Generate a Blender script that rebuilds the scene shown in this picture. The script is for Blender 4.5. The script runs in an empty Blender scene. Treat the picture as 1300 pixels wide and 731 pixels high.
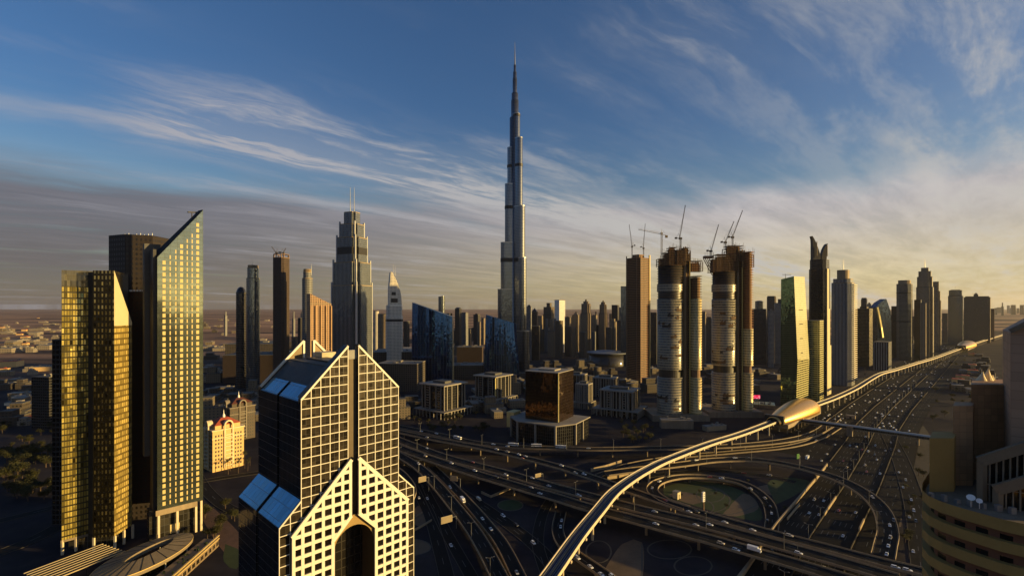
import bpy, math, random
import numpy as np
from mathutils import Vector, Matrix

# ------------------------------------------------------------------ camera, sky, sun, exposure
SC = bpy.context.scene
COL = SC.collection
R = math.radians
F, CX, HY, H = 635.0, 650.0, 390.0, 170.0      # lens in pixels of a 1300 wide frame, horizon row, eye height
cam_d = bpy.data.cameras.new("camera"); cam = bpy.data.objects.new("camera", cam_d); COL.objects.link(cam)
cam.location = (0, 0, H); cam.rotation_euler = (R(90), 0, 0)
cam_d.sensor_width = 36.0; cam_d.lens = 36.0 * F / 1300.0
cam_d.shift_y = (HY - 365.5) / 1300.0
cam_d.clip_start = 1.0; cam_d.clip_end = 90000
SC.camera = cam
SUN_AZ, SUN_EL = 98.0, 6.5
SC.view_settings.view_transform = 'Standard'; SC.view_settings.look = 'None'
SC.view_settings.gamma = 1.0; SC.view_settings.use_curve_mapping = False
SC.view_settings.exposure = 1.0
SC.render.engine = 'CYCLES'
SC.cycles.max_bounces = 6; SC.cycles.diffuse_bounces = 2; SC.cycles.glossy_bounces = 3
SC.cycles.volume_bounces = 1; SC.cycles.transparent_max_bounces = 8
SC.cycles.use_denoising = True
SC.cycles.sample_clamp_indirect = 6.0
SC.cycles.caustics_reflective = False; SC.cycles.caustics_refractive = False
SC.cycles.blur_glossy = 0.5

S = Vector((math.cos(R(SUN_EL)) * math.sin(R(SUN_AZ)), math.cos(R(SUN_EL)) * math.cos(R(SUN_AZ)), math.sin(R(SUN_EL))))
sd = bpy.data.lights.new("sun", 'SUN'); sun = bpy.data.objects.new("sun", sd); COL.objects.link(sun)
sd.energy = 4.2; sd.angle = R(0.53); sd.color = (1.0, 0.685, 0.245)
sun.rotation_euler = S.to_track_quat('Z', 'Y').to_euler()

class NT:
    """tiny helper for node trees"""
    def __init__(s, tree): s.t = tree; s.n = tree.nodes; s.l = tree.links
    def new(s, typ, **kw):
        nd = s.n.new(typ)
        for k, v in kw.items(): setattr(nd, k, v)
        return nd
    def put(s, sock, v):
        if isinstance(v, bpy.types.NodeSocket): s.l.new(v, sock)
        elif v is not None:
            if hasattr(sock.default_value, '__len__') and not hasattr(v, '__len__'): sock.default_value = (v,) * len(sock.default_value)
            elif hasattr(v, '__len__') and len(v) == 3 and len(sock.default_value) == 4: sock.default_value = (*v, 1)
            else: sock.default_value = v
    def m(s, op, a, b=None, c=None, clamp=False):
        nd = s.new('ShaderNodeMath', operation=op); nd.use_clamp = clamp
        s.put(nd.inputs[0], a)
        if b is not None: s.put(nd.inputs[1], b)
        if c is not None: s.put(nd.inputs[2], c)
        return nd.outputs[0]
    def vm(s, op, a, b=None, scale=None):
        nd = s.new('ShaderNodeVectorMath', operation=op); s.put(nd.inputs[0], a)
        if b is not None: s.put(nd.inputs[1], b)
        if scale is not None: s.put(nd.inputs['Scale'], scale)
        return nd.outputs['Value'] if op in ('DOT_PRODUCT', 'LENGTH') else nd.outputs[0]
    def mix(s, f, a, b, blend='MIX'):
        nd = s.new('ShaderNodeMix', data_type='RGBA', blend_type=blend); s.put(nd.inputs[0], f); s.put(nd.inputs[6], a); s.put(nd.inputs[7], b)
        return nd.outputs[2]
    def ramp(s, f, a, b, x=0.0, y=1.0, smooth=True):
        nd = s.new('ShaderNodeMapRange', interpolation_type='SMOOTHSTEP' if smooth else 'LINEAR')
        s.put(nd.inputs[0], f); s.put(nd.inputs[1], a); s.put(nd.inputs[2], b); s.put(nd.inputs[3], x); s.put(nd.inputs[4], y)
        return nd.outputs[0]
    def noise(s, vec, scale, detail=4, rough=0.55, dist=0.0):
        nd = s.new('ShaderNodeTexNoise'); s.put(nd.inputs['Vector'], vec); s.put(nd.inputs['Scale'], scale)
        s.put(nd.inputs['Detail'], detail); s.put(nd.inputs['Roughness'], rough); s.put(nd.inputs['Distortion'], dist)
        return nd.outputs[0]
    def comb(s, x, y, z):
        nd = s.new('ShaderNodeCombineXYZ'); s.put(nd.inputs[0], x); s.put(nd.inputs[1], y); s.put(nd.inputs[2], z); return nd.outputs[0]
    def sep(s, v):
        nd = s.new('ShaderNodeSeparateXYZ'); s.put(nd.inputs[0], v); return nd.outputs

W = bpy.data.worlds.new("World"); SC.world = W; W.use_nodes = True
def build_sky():
    T = NT(W.node_tree); T.n.clear()
    sky = T.new('ShaderNodeTexSky', sky_type='NISHITA'); sky.sun_disc = False
    sky.sun_elevation = R(SUN_EL); sky.sun_rotation = R(SUN_AZ)
    sky.altitude = 0; sky.air_density = 1.0; sky.dust_density = 1.2; sky.ozone_density = 2.0
    co = T.new('ShaderNodeTexCoord').outputs['Generated']
    x, y, z = T.sep(co)
    zz = T.m('MAXIMUM', z, 0.004)
    zc = T.m('ADD', zz, 0.045)
    u = T.m('DIVIDE', x, zc); v = T.m('DIVIDE', y, zc)
    a = R(45)
    al = T.m('ADD', T.m('MULTIPLY', u, math.sin(a)), T.m('MULTIPLY', v, math.cos(a)))      # along the cirrus streaks
    ac = T.m('SUBTRACT', T.m('MULTIPLY', u, math.cos(a)), T.m('MULTIPLY', v, math.sin(a)))  # across them
    w1 = T.m('SUBTRACT', T.noise(T.comb(T.m('MULTIPLY', al, .9), T.m('MULTIPLY', ac, .9), 0), 1.0, 4), .5)
    acw = T.m('ADD', ac, T.m('MULTIPLY', w1, T.ramp(al, .8, 2.4, .55, .15)))
    streak = T.noise(T.comb(T.m('MULTIPLY', al, .75), T.m('MULTIPLY', acw, 3.6), 7.7), 1.0, 8, .66, .3)
    soft = T.noise(T.comb(T.m('MULTIPLY', al, .45), T.m('MULTIPLY', acw, 1.1), 2.7), 1.0, 6, .58)
    fine = T.noise(T.comb(T.m('MULTIPLY', al, 4.0), T.m('MULTIPLY', acw, 11.0), 1.7), 1.0, 6, .65)
    elev = T.m('ARCSINE', zz)
    sund = T.vm('DOT_PRODUCT', co, (S.x, S.y, 0.0))
    warm = T.ramp(sund, -.80, .42)
    def bell(x_, c_, w_):
        d_ = T.m('DIVIDE', T.m('SUBTRACT', x_, c_), w_); return T.m('POWER', 2.718, T.m('MULTIPLY', T.m('MULTIPLY', d_, d_), -1.0))
    tex = T.ramp(T.m('ADD', streak, T.m('MULTIPLY', T.m('SUBTRACT', fine, .5), .30)), .38, .66)
    m1 = T.m('MULTIPLY', bell(acw, -2.72, .42), T.ramp(al, .15, .75))                # bright feathered band, upper left to centre
    m2 = T.m('MULTIPLY', bell(acw, -.25, .85), T.ramp(al, .9, 2.4))                 # broad veil, upper right
    m3 = T.m('MULTIPLY', bell(acw, -3.80, .18), T.ramp(al, -1.5, .2))               # thin line at the far left
    m4 = T.ramp(soft, .48, .72)
    wisps = T.m('ADD', T.m('ADD', T.m('MULTIPLY', m1, 1.45), T.m('MULTIPLY', m2, .36)), T.m('ADD', T.m('MULTIPLY', m3, .55), T.m('MULTIPLY', m4, .62)))
    d2 = T.m('MULTIPLY', wisps, T.m('ADD', T.m('MULTIPLY', tex, .82), .16))
    low = T.ramp(elev, R(16.5), R(8.0))
    d1 = T.ramp(T.m('ADD', T.m('MULTIPLY', soft, .75), T.m('MULTIPLY', low, .55)), .50, .88)
    d1 = T.m('MULTIPLY', d1, T.ramp(elev, R(23), R(10), .22, 1.0))
    d1 = T.m('MULTIPLY', d1, T.ramp(streak, .25, .62, .85, 1.0))
    d1 = T.m('MULTIPLY', d1, T.ramp(elev, R(.0), R(5), .72, 1.0))
    hi = T.ramp(elev, R(1), R(11))
    c_low = T.mix(warm, (.88, .74, .76), (4.7, 3.9, 2.2))
    c_high = T.mix(warm, (1.10, 1.06, 1.26), (3.5, 3.3, 3.4))
    c_sheet = T.mix(hi, c_low, c_high)
    c_sheet = T.mix(1.0, c_sheet, T.mix(T.ramp(streak, .3, .7), (.86, .86, .87), (1.16, 1.15, 1.13)), 'MULTIPLY')
    c_wisp = T.mix(warm, (2.75, 2.75, 3.05), (3.6, 3.5, 3.3))
    blue = T.mix(1.0, sky.outputs[0], T.mix(T.ramp(elev, R(3), R(22)), (1.0, 1.0, 1.0), SKY_TINT), 'MULTIPLY')
    c = T.mix(T.m('MINIMUM', d1, .93), blue, c_sheet)
    c = T.mix(T.m('MINIMUM', d2, .92), c, c_wisp)
    bg = T.new('ShaderNodeBackground'); T.put(bg.inputs[0], c); bg.inputs[1].default_value = 0.073
    out = T.new('ShaderNodeOutputWorld'); T.l.new(bg.outputs[0], out.inputs[0])
SKY_TINT = (.53, .75, 1.08)
build_sky()
# ------------------------------------------------------------------ helpers
def pt(px, py, Y): return Vector(((px - CX) / F * Y, Y, H - (py - HY) / F * Y))
def gp(px, py, z=0.0):
    Y = (H - z) * F / (py - HY); return Vector(((px - CX) / F * Y, Y, z))
def zat(py, Y): return H - (py - HY) / F * Y
def xat(px, Y): return (px - CX) / F * Y
def wpx(n, Y): return n / F * Y

class MB:
    """collects faces, then links them as one mesh object; uv in metres on every face"""
    def __init__(s): s.v = []; s.f = []; s.uv = []; s.mi = []; s.sm = []
    def face(s, pts, uv=None, mi=0, smooth=False):
        b = len(s.v); s.v += [tuple(p) for p in pts]; s.f.append(tuple(range(b, b + len(pts)))); s.uv.append(uv); s.mi.append(mi); s.sm.append(smooth)
    def raw(s, vs, fs, mi=0, smooth=False, uvs=None):
        b = len(s.v); s.v += [tuple(p) for p in vs]
        for k, q in enumerate(fs): s.f.append(tuple(b + i for i in q)); s.uv.append(uvs[k] if uvs else None); s.mi.append(mi); s.sm.append(smooth)
    def box(s, x0, y0, z0, x1, y1, z1, mi=0):
        if x0 > x1: x0, x1 = x1, x0
        if y0 > y1: y0, y1 = y1, y0
        if z0 > z1: z0, z1 = z1, z0
        v = [(x0, y0, z0), (x1, y0, z0), (x1, y1, z0), (x0, y1, z0), (x0, y0, z1), (x1, y0, z1), (x1, y1, z1), (x0, y1, z1)]
        s.raw(v, [(0, 3, 2, 1), (4, 5, 6, 7), (0, 1, 5, 4), (1, 2, 6, 5), (2, 3, 7, 6), (3, 0, 4, 7)], mi)
    def prism(s, poly, z0, z1, mi=0, top=True, bottom=False, smooth=False, top_poly=None, mi_top=None, u0=0.0):
        """poly counter-clockwise; z1 a number or one per corner"""
        n = len(poly); tp = top_poly or poly
        zt = list(z1) if hasattr(z1, '__len__') else [z1] * n
        zb = list(z0) if hasattr(z0, '__len__') else [z0] * n
        b = len(s.v)
        s.v += [(p[0], p[1], zb[i]) for i, p in enumerate(poly)] + [(p[0], p[1], zt[i]) for i, p in enumerate(tp)]
        u = u0
        for i in range(n):
            j = (i + 1) % n; d = math.hypot(poly[j][0] - poly[i][0], poly[j][1] - poly[i][1])
            s.f.append((b + i, b + j, b + n + j, b + n + i)); s.uv.append(((u, zb[i]), (u + d, zb[j]), (u + d, zt[j]), (u, zt[i]))); s.mi.append(mi); s.sm.append(smooth); u += d
        if top: s.f.append(tuple(b + n + i for i in range(n))); s.uv.append(None); s.mi.append(mi if mi_top is None else mi_top); s.sm.append(False)
        if bottom: s.f.append(tuple(b + i for i in reversed(range(n)))); s.uv.append(None); s.mi.append(mi); s.sm.append(False)
    def bar(s, p, q, w, h, mi=0, up=(0, 0, 1)):
        p, q = Vector(p), Vector(q); d = (q - p)
        if d.length < 1e-6: return
        d.normalize(); up = Vector(up)
        if abs(d.dot(up)) > .99: up = Vector((1, 0, 0)) if abs(d.x) < .9 else Vector((0, 1, 0))
        a = d.cross(up).normalized() * (w / 2); c = a.cross(d).normalized() * (h / 2)
        v = [p - a - c, p + a - c, p + a + c, p - a + c, q - a - c, q + a - c, q + a + c, q - a + c]
        s.raw(v, [(0, 1, 2, 3), (7, 6, 5, 4), (0, 4, 5, 1), (1, 5, 6, 2), (2, 6, 7, 3), (3, 7, 4, 0)], mi)
    def tube(s, p, q, r0, r1=None, n=8, mi=0, cap=True):
        p, q = Vector(p), Vector(q); r1 = r0 if r1 is None else r1; d = (q - p).normalized()
        up = Vector((0, 0, 1)) if abs(d.z) < .95 else Vector((1, 0, 0)); a = d.cross(up).normalized(); c = d.cross(a)
        v = []
        for k in range(n):
            e = a * math.cos(2 * math.pi * k / n) + c * math.sin(2 * math.pi * k / n); v += [p + e * r0, q + e * r1]
        fs = [(2 * k, 2 * k + 1, (2 * k + 3) % (2 * n), (2 * k + 2) % (2 * n)) for k in range(n)]
        s.raw(v, fs, mi, True)
        if cap: s.raw([v[2 * k] for k in range(n)], [tuple(range(n))], mi); s.raw([v[2 * k + 1] for k in range(n)], [tuple(reversed(range(n)))], mi)
    def build(s, name, mats, parent=None, loc=None, rot=0.0):
        me = bpy.data.meshes.new(name)
        if not isinstance(mats, (list, tuple)): mats = [mats]
        me.from_pydata(s.v, [], s.f)
        for m in mats: me.materials.append(m)
        nf = len(s.f)
        if nf:
            me.polygons.foreach_set('material_index', s.mi); me.polygons.foreach_set('use_smooth', s.sm)
            ul = me.uv_layers.new(name='UVMap'); data = np.zeros((len(me.loops), 2), np.float32); k = 0
            V = np.array(s.v, dtype=np.float64)
            for f, uv in zip(s.f, s.uv):
                n = len(f)
                if uv is None:
                    P = V[list(f)]; nrm = np.zeros(3)
                    for i in range(n): nrm += np.cross(P[i] - P[0], P[(i + 1) % n] - P[0])
                    L = np.linalg.norm(nrm); nrm = nrm / L if L > 0 else np.array([0, 0, 1.])
                    if abs(nrm[2]) > .92: data[k:k + n] = P[:, :2]
                    else:
                        t = np.array([-nrm[1], nrm[0], 0]); t /= np.linalg.norm(t)
                        data[k:k + n, 0] = P @ t; data[k:k + n, 1] = P[:, 2]
                else: data[k:k + n] = uv
                k += n
            ul.data.foreach_set('uv', data.ravel())
        me.update()
        o = bpy.data.objects.new(name, me); COL.objects.link(o)
        if parent is not None: o.parent = parent
        if loc is not None: o.location = loc
        o.rotation_euler.z = rot
        return o

def tag(o, label=None, cat=None, group=None, kind=None):
    if label: o['label'] = label
    if cat: o['category'] = cat
    if group: o['group'] = group
    if kind: o['kind'] = kind
    return o
def thing(name, label, cat, loc=(0, 0, 0), rot=0.0, group=None):
    o = bpy.data.objects.new(name, None); COL.objects.link(o); o.location = loc; o.rotation_euler.z = rot
    o.empty_display_size = 5
    return tag(o, label, cat, group)
KIDS = {}
def dup(o, parent=None):
    """a copy of a thing with copies of its parts and their sub-parts"""
    c = o.copy(); COL.objects.link(c)
    if parent is not None: c.parent = parent
    for ch in KIDS.get(o.name) or [k for k in o.children]: dup(ch, c)
    return c
def again(o, parent, loc):
    c = o.copy(); COL.objects.link(c); c.parent = parent; c.location = loc; return c

def rect(cx, cy, w, d, a=0.0):
    c, s_ = math.cos(a), math.sin(a)
    return [(cx + x * c - y * s_, cy + x * s_ + y * c) for x, y in ((-w / 2, -d / 2), (w / 2, -d / 2), (w / 2, d / 2), (-w / 2, d / 2))]
def ellipse(cx, cy, a, b, n=24, rot=0.0):
    c, s_ = math.cos(rot), math.sin(rot)
    return [(cx + a * math.cos(t) * c - b * math.sin(t) * s_, cy + a * math.cos(t) * s_ + b * math.sin(t) * c) for t in (2 * math.pi * k / n for k in range(n))]

# ------------------------------------------------------------------ materials
MATS = {}
def newmat(name):
    m = bpy.data.materials.new(name); m.use_nodes = True; T = NT(m.node_tree); T.n.clear()
    out = T.new('ShaderNodeOutputMaterial'); return m, T, out
def bsdf(T, col, rough=.6, metal=0.0, normal=None, spec=None):
    b = T.new('ShaderNodeBsdfPrincipled'); T.put(b.inputs['Base Color'], col); T.put(b.inputs['Roughness'], rough); T.put(b.inputs['Metallic'], metal)
    if spec is not None: T.put(b.inputs['Specular IOR Level'], spec)
    if normal is not None: T.l.new(normal, b.inputs['Normal'])
    return b.outputs[0]
def plain(name, col, rough=.6, metal=0.0, var=.25, scale=.15, bump=0.0, spec=.4, streak=False):
    if name in MATS: return MATS[name]
    m, T, out = newmat(name)
    co = T.new('ShaderNodeTexCoord').outputs['Object']
    if streak: co = T.vm('MULTIPLY', co, (1, 1, .12))
    n = T.noise(co, scale, 6, .6); n2 = T.noise(co, scale * 9, 3, .6)
    k = T.m('ADD', T.m('MULTIPLY', n, .7), T.m('MULTIPLY', n2, .3))
    c = T.mix(T.ramp(k, .3, .7, smooth=False), tuple(x * (1 - var) for x in col), tuple(min(1, x * (1 + var)) for x in col))
    nm = None
    if bump:
        bp = T.new('ShaderNodeBump'); bp.inputs['Strength'].default_value = bump; bp.inputs['Distance'].default_value = .05; T.l.new(n2, bp.inputs['Height']); nm = bp.outputs[0]
    T.l.new(bsdf(T, c, rough, metal, nm, spec), out.inputs[0]); MATS[name] = m; return m
def facade(name, wall, glass, cw, ch, fw, fh, wall_rough=.55, wall_metal=0.0, g_rough=.06, g_metal=.85, tilt=.012, gvar=.5, off=(0, 0), lit=None, wallvar=.15, wav=0.0, vrun=0):
    """wall with a window of fw x fh of every cw x ch metres cell, each pane a little differently tilted and tinted"""
    if name in MATS: return MATS[name]
    m, T, out = newmat(name)
    uv = T.new('ShaderNodeUVMap'); uv.uv_map = 'UVMap'
    u, v, _ = T.sep(uv.outputs[0])
    U = T.m('ADD', T.m('DIVIDE', u, cw), off[0]); V = T.m('ADD', T.m('DIVIDE', v, ch), off[1])
    fu, fv = T.m('FRACT', U), T.m('FRACT', V)
    iu = T.m('LESS_THAN', T.m('ABSOLUTE', T.m('SUBTRACT', fu, .5)), fw / 2); iv = T.m('LESS_THAN', T.m('ABSOLUTE', T.m('SUBTRACT', fv, .5)), fh / 2)
    geo = T.new('ShaderNodeNewGeometry')
    side = T.m('LESS_THAN', T.m('ABSOLUTE', T.sep(geo.outputs['True Normal'])[2]), .8)
    win = T.m('MULTIPLY', T.m('MULTIPLY', iu, iv), side)
    wn = T.new('ShaderNodeTexWhiteNoise', noise_dimensions='2D'); T.l.new(T.comb(T.m('FLOOR', U), T.m('FLOOR', V), 0), wn.inputs['Vector'])
    rc, rv = wn.outputs['Color'], wn.outputs['Value']
    if vrun:
        wn2 = T.new('ShaderNodeTexWhiteNoise', noise_dimensions='2D'); T.l.new(T.comb(T.m('FLOOR', U), T.m('FLOOR', T.m('ADD', T.m('DIVIDE', V, vrun), T.m('MULTIPLY', T.m('FLOOR', U), .37))), 0), wn2.inputs['Vector']); rv = T.m('ADD', T.m('MULTIPLY', rv, .3), T.m('MULTIPLY', wn2.outputs['Value'], .7))
    nrm = geo.outputs['Normal']
    tv = T.vm('SCALE', T.vm('SUBTRACT', rc, (.5, .5, .5)), scale=tilt * 2)
    nrm2 = T.vm('ADD', nrm, tv)
    if wav:
        co = T.new('ShaderNodeTexCoord').outputs['Object']
        nz = T.new('ShaderNodeTexNoise'); nz.inputs['Scale'].default_value = .22; nz.inputs['Detail'].default_value = 3; T.l.new(co, nz.inputs['Vector'])
        nrm2 = T.vm('ADD', nrm2, T.vm('SCALE', T.vm('SUBTRACT', nz.outputs['Color'], (.5, .5, .5)), scale=wav * 2))
    nrm2 = T.vm('NORMALIZE', nrm2)
    g = T.mix(rv, tuple(x * (1 - gvar) for x in glass), tuple(min(1, x * (1 + gvar)) for x in glass))
    co = T.new('ShaderNodeTexCoord').outputs['Object']
    nn = T.noise(co, .08, 5, .6)
    wcol = T.mix(nn, tuple(x * (1 - wallvar) for x in wall), tuple(min(1, x * (1 + wallvar)) for x in wall))
    mx = T.new('ShaderNodeMixShader'); T.l.new(win, mx.inputs[0])
    T.l.new(bsdf(T, wcol, wall_rough, wall_metal), mx.inputs[1]); T.l.new(bsdf(T, g, g_rough, g_metal, nrm2), mx.inputs[2])
    T.l.new(mx.outputs[0], out.inputs[0]); MATS[name] = m; return m
def glass(name, col, rough=.05, metal=.9, tilt=.01, cw=1.5, ch=3.6, gvar=.25, line=.0, wav=0.0, linecol=(.05, .05, .05)):
    return facade(name, linecol, col, cw, ch, 1 - line, 1 - line * .6, .4, 0, rough, metal, tilt, gvar, wav=wav)

M_ASPH = plain('asphalt', (.014, .0125, .0115), .85, var=.35, scale=.03, spec=.12)
M_ROADG = plain('worn_asphalt', (.012, .011, .0105), .85, var=.4, scale=.02, spec=.12)
M_CONC = plain('concrete', (.29, .22, .135), .8, var=.25, scale=.2, streak=True)
M_CONCD = plain('weathered_concrete', (.20, .155, .105), .85, var=.3, scale=.15, streak=True)
M_METRO = plain('viaduct_concrete', (.58, .49, .34), .6, var=.15, scale=.2)
M_LINE = plain('road_paint', (.09, .085, .075), .6, var=.3, scale=.5)
M_WHITE = plain('white_metal', (.78, .76, .70), .4, var=.06, scale=.3)
M_DARK = plain('dark_metal', (.025, .023, .022), .45, var=.3, scale=.3)
M_STEEL = plain('galvanised_steel', (.30, .30, .30), .4, .6, var=.2, scale=.5)
M_ROOF = plain('flat_roof', (.10, .095, .085), .9, var=.35, scale=.12)
M_ROOFP = plain('pale_flat_roof', (.22, .20, .17), .9, var=.3, scale=.12)
M_SAND = plain('sand', (.13, .088, .052), .95, var=.35, scale=.04)
M_GRASS = plain('lawn', (.034, .050, .014), .95, var=.4, scale=.08)
M_KERB = plain('kerb_stone', (.075, .064, .048), .9, var=.2, scale=.3)
M_REDSTEEL = plain('red_painted_steel', (.35, .10, .05), .5, var=.15, scale=.5)
M_YELSTEEL = plain('yellow_painted_steel', (.45, .33, .10), .5, var=.15, scale=.5)
M_RUST = plain('raw_brown_concrete', (.21, .13, .075), .85, var=.3, scale=.25)
# ------------------------------------------------------------------ ground and roads
UX = Vector((.699, .716, 0)).normalized(); VX = Vector((UX.y, -UX.x, 0))     # along the highway / to its right
def build_ground():
    m, T, out = newmat('ground_soil')
    co = T.new('ShaderNodeTexCoord').outputs['Object']
    x, y, z = T.sep(co)
    n1 = T.noise(co, .0016, 6, .6); n2 = T.noise(co, .012, 6, .62); n3 = T.noise(T.vm('MULTIPLY', co, (.25, 1.0, 1)), .0022, 6, .6); n4 = T.noise(co, .15, 4, .6)
    city = T.mix(T.ramp(n2, .38, .66), (.012, .0115, .011), (.050, .042, .033))
    city = T.mix(T.m('MULTIPLY', T.ramp(n1, .52, .62), .6), city, (.085, .062, .042))
    city = T.mix(.35, city, T.mix(n4, (.01, .01, .01), (.05, .042, .0765)))
    des = T.mix(T.ramp(n3, .38, .60), (.05, .034, .026), (.50, .29, .16))
    des = T.mix(T.m('MULTIPLY', T.ramp(n2, .55, .7), .5), des, (.04, .035, .03))
    far = T.ramp(T.m('SUBTRACT', T.m('SUBTRACT', y, T.m('MULTIPLY', x, .35)), T.m('MULTIPLY', n1, 900)), 900, 2300)
    T.l.new(bsdf(T, T.mix(far, city, des), .95, 0, None, .1), out.inputs[0])
    b = MB(); L = 42000
    xs = [-L, -9000, -3000, -1200, -500, 0, 500, 1200, 3000, 9000, L]
    for i in range(len(xs) - 1):
        for j in range(len(xs) - 1):
            b.face([(xs[i], xs[j], 0), (xs[i + 1], xs[j], 0), (xs[i + 1], xs[j + 1], 0), (xs[i], xs[j + 1], 0)])
    tag(b.build('ground', m), kind='structure')
build_ground()

def spline(P, step=5.0):
    P = [Vector(p) for p in P]; Q = [P[0] * 2 - P[1]] + P + [P[-1] * 2 - P[-2]]; out = []
    for i in range(1, len(Q) - 2):
        n = max(2, int((Q[i + 1] - Q[i]).length / step))
        for k in range(n):
            t = k / n; a, b, c, d = Q[i - 1], Q[i], Q[i + 1], Q[i + 2]
            out.append(.5 * ((2 * b) + (c - a) * t + (2 * a - 5 * b + 4 * c - d) * t * t + (3 * b - a - 3 * c + d) * t ** 3))
    out.append(P[-1]); return out
def frames(C):
    res = []
    for i, p in enumerate(C):
        t = (C[min(i + 1, len(C) - 1)] - C[max(i - 1, 0)]); t.z = 0; t.normalize(); res.append((p, t, Vector((t.y, -t.x, 0))))
    return res
def sweep(b, fr, prof, mi=0, close=True, off=0.0):
    """sweeps the outline prof [(sideways, up)] along frames"""
    n = len(prof); base = len(b.v)
    for p, t, r in fr:
        for (q, h) in prof: b.v.append(tuple(p + r * (q + off) + Vector((0, 0, h))))
    m = n if close else n - 1
    d = 0.0
    for i in range(len(fr) - 1):
        L = (fr[i + 1][0] - fr[i][0]).length
        for k in range(m):
            a, c = base + i * n + k, base + i * n + (k + 1) % n
            b.f.append((a, c, c + n, a + n)); b.uv.append(((k, d), (k + 1, d), (k + 1, d + L), (k, d + L))); b.mi.append(mi); b.sm.append(False)
        d += L
    if close:
        b.f.append(tuple(base + k for k in reversed(range(n)))); b.uv.append(None); b.mi.append(mi); b.sm.append(False)
        e = base + (len(fr) - 1) * n
        b.f.append(tuple(e + k for k in range(n))); b.uv.append(None); b.mi.append(mi); b.sm.append(False)
ROADS = []      # (name for labels, frames, width)
def dashes(b, fr, q, gap=2, w=.18):
    i = 0
    while i + 1 < len(fr):
        p, t, r = fr[i]; p2, t2, r2 = fr[i + 1]
        up = Vector((0, 0, .02))
        b.face([p + r * (q - w) + up, p + r * (q + w) + up, p2 + r2 * (q + w) + up, p2 + r2 * (q - w) + up]); i += gap
def pxs(L): return [gp(a, b_, z) for a, b_, z in L]

def flyover(label, pts, w, nm, pier=38.0, lanes=3, skip=(), girder=1.9, par=1.05, piers=True, mpar=None):
    C = spline(pts, 6.0); fr = frames(C); root = thing('flyover', label, 'flyover', C[len(C) // 2].to_tuple()[:2] + (0,))
    off = Vector(root.location)
    fl = [(p - off, t, r) for p, t, r in fr]
    h = w / 2
    b = MB(); sweep(b, fl, [(-h + .35, 0), (-h + .35, -.25), (h - .35, -.25), (h - .35, 0)]); b.build('deck', M_ASPH, root)
    b = MB(); sweep(b, fl, [(-h + .36, -.26), (-h * .45, -girder), (h * .45, -girder), (h - .36, -.26)]); b.build('girder', M_CONCD, root)
    for s_ in (-1, 1):
        b = MB(); sweep(b, fl, [(s_ * h, -.55), (s_ * (h - .34), -.55), (s_ * (h - .34), par), (s_ * h, par)]); b.build('parapet', mpar or M_CONC, root)
    b = MB()
    for k in range(1, lanes): dashes(b, fl, -h + w * k / lanes, 3)
    for s_ in (-1, 1): dashes(b, fl, s_ * (h - .9), 1, .12)
    b.build('lane_marking', M_LINE, root)
    if piers:
        acc = pier * .5
        for i in range(1, len(fl)):
            acc += (fl[i][0] - fl[i - 1][0]).length
            if acc >= pier:
                acc = 0; p, t, r = fl[i]
                if p.z < 4.0: continue
                b = MB(); b.tube((p.x, p.y, -.3), (p.x, p.y, p.z - girder - 1.0), .95, .95, 10)
                a = r * (h * .42); c = t * .8
                z1, z0 = p.z - girder - .03, p.z - girder - 1.2
                b.prism([(p.x + s1 * a.x * .4 + s2 * c.x, p.y + s1 * a.y * .4 + s2 * c.y) for s1, s2 in ((-1, -1), (1, -1), (1, 1), (-1, 1))], z0, z1, top_poly=[(p.x + s1 * a.x + s2 * c.x, p.y + s1 * a.y + s2 * c.y) for s1, s2 in ((-1, -1), (1, -1), (1, 1), (-1, 1))], bottom=True)
                b.build('pier', M_CONCD, root)
    ROADS.append((nm, fr, w)); return root

NROAD = [0]
def ground_road(pts, w, nm, z=.06, lanes=3, kerb=True, mat=None):
    NROAD[0] += 1; z += .03 + .007 * NROAD[0]; C = [Vector((p.x, p.y, z)) for p in spline(pts, 8.0)]; fr = frames(C); h = w / 2
    b = MB(); sweep(b, fr, [(h, 0), (-h, 0)], close=False); o = tag(b.build('road', mat or M_ROADG), kind='structure')
    b = MB()
    for k in range(1, lanes): dashes(b, fr, -h + w * k / lanes, 3)
    if b.f: b.build('lane_marking', M_LINE, o)
    if kerb:
        for s_ in (-1, 1):
            b = MB(); sweep(b, fr, [(s_ * h, -.1), (s_ * (h + .4), -.1), (s_ * (h + .4), .14), (s_ * h, .14)]); b.build('kerb', M_KERB, o)
    ROADS.append((nm, fr, w)); return o

# -- the main highway, slightly bent (s along it, q to its right)
def bend(s): return float(np.interp(s, [0, 330, 418, 575, 757, 874, 1050, 9000], [16, 8, 0, -6, -16, -25, -29, -29]))
def sq(s, q, z=0.0): p = UX * s + VX * (q + bend(s)); return Vector((p.x, p.y, z))
def hw(s0, s1, q0, q1, nm, lanes, z=.06):
    n = max(2, int((s1 - s0) / 60)); return ground_road([sq(s0 + (s1 - s0) * k / n, (q0 + q1) / 2) for k in range(n + 1)], abs(q1 - q0), nm, z, lanes, kerb=False)
def apron():
    b = MB()
    for s0, s1, q0, q1 in ((110, 640, -124.4, -54), (640, 4200, -190, -54)):
        n = 60
        for k in range(n):
            a, c = s0 + (s1 - s0) * k / n, s0 + (s1 - s0) * (k + 1) / n; b.face([sq(a, q0, .0765), sq(a, q1, .0765), sq(c, q1, .0765), sq(c, q0, .0765)])
    o = b.build('road_shoulder', plain('shoulder_asphalt', (.013, .0115, .010), .9, var=.4, scale=.03, spec=.1))
    if o.data.polygons[0].normal.z < 0: o.data.flip_normals()
    tag(o, kind='structure')
apron()
hw(120, 5200, -122.5, -102.5, 'highway', 6)
hw(120, 5200, -99.5, -77, 'highway', 6)
hw(640, 4200, -158, -127, 'highway', 4, .07)
hw(760, 3600, -188, -163, 'highway', 3, .07)
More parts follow.
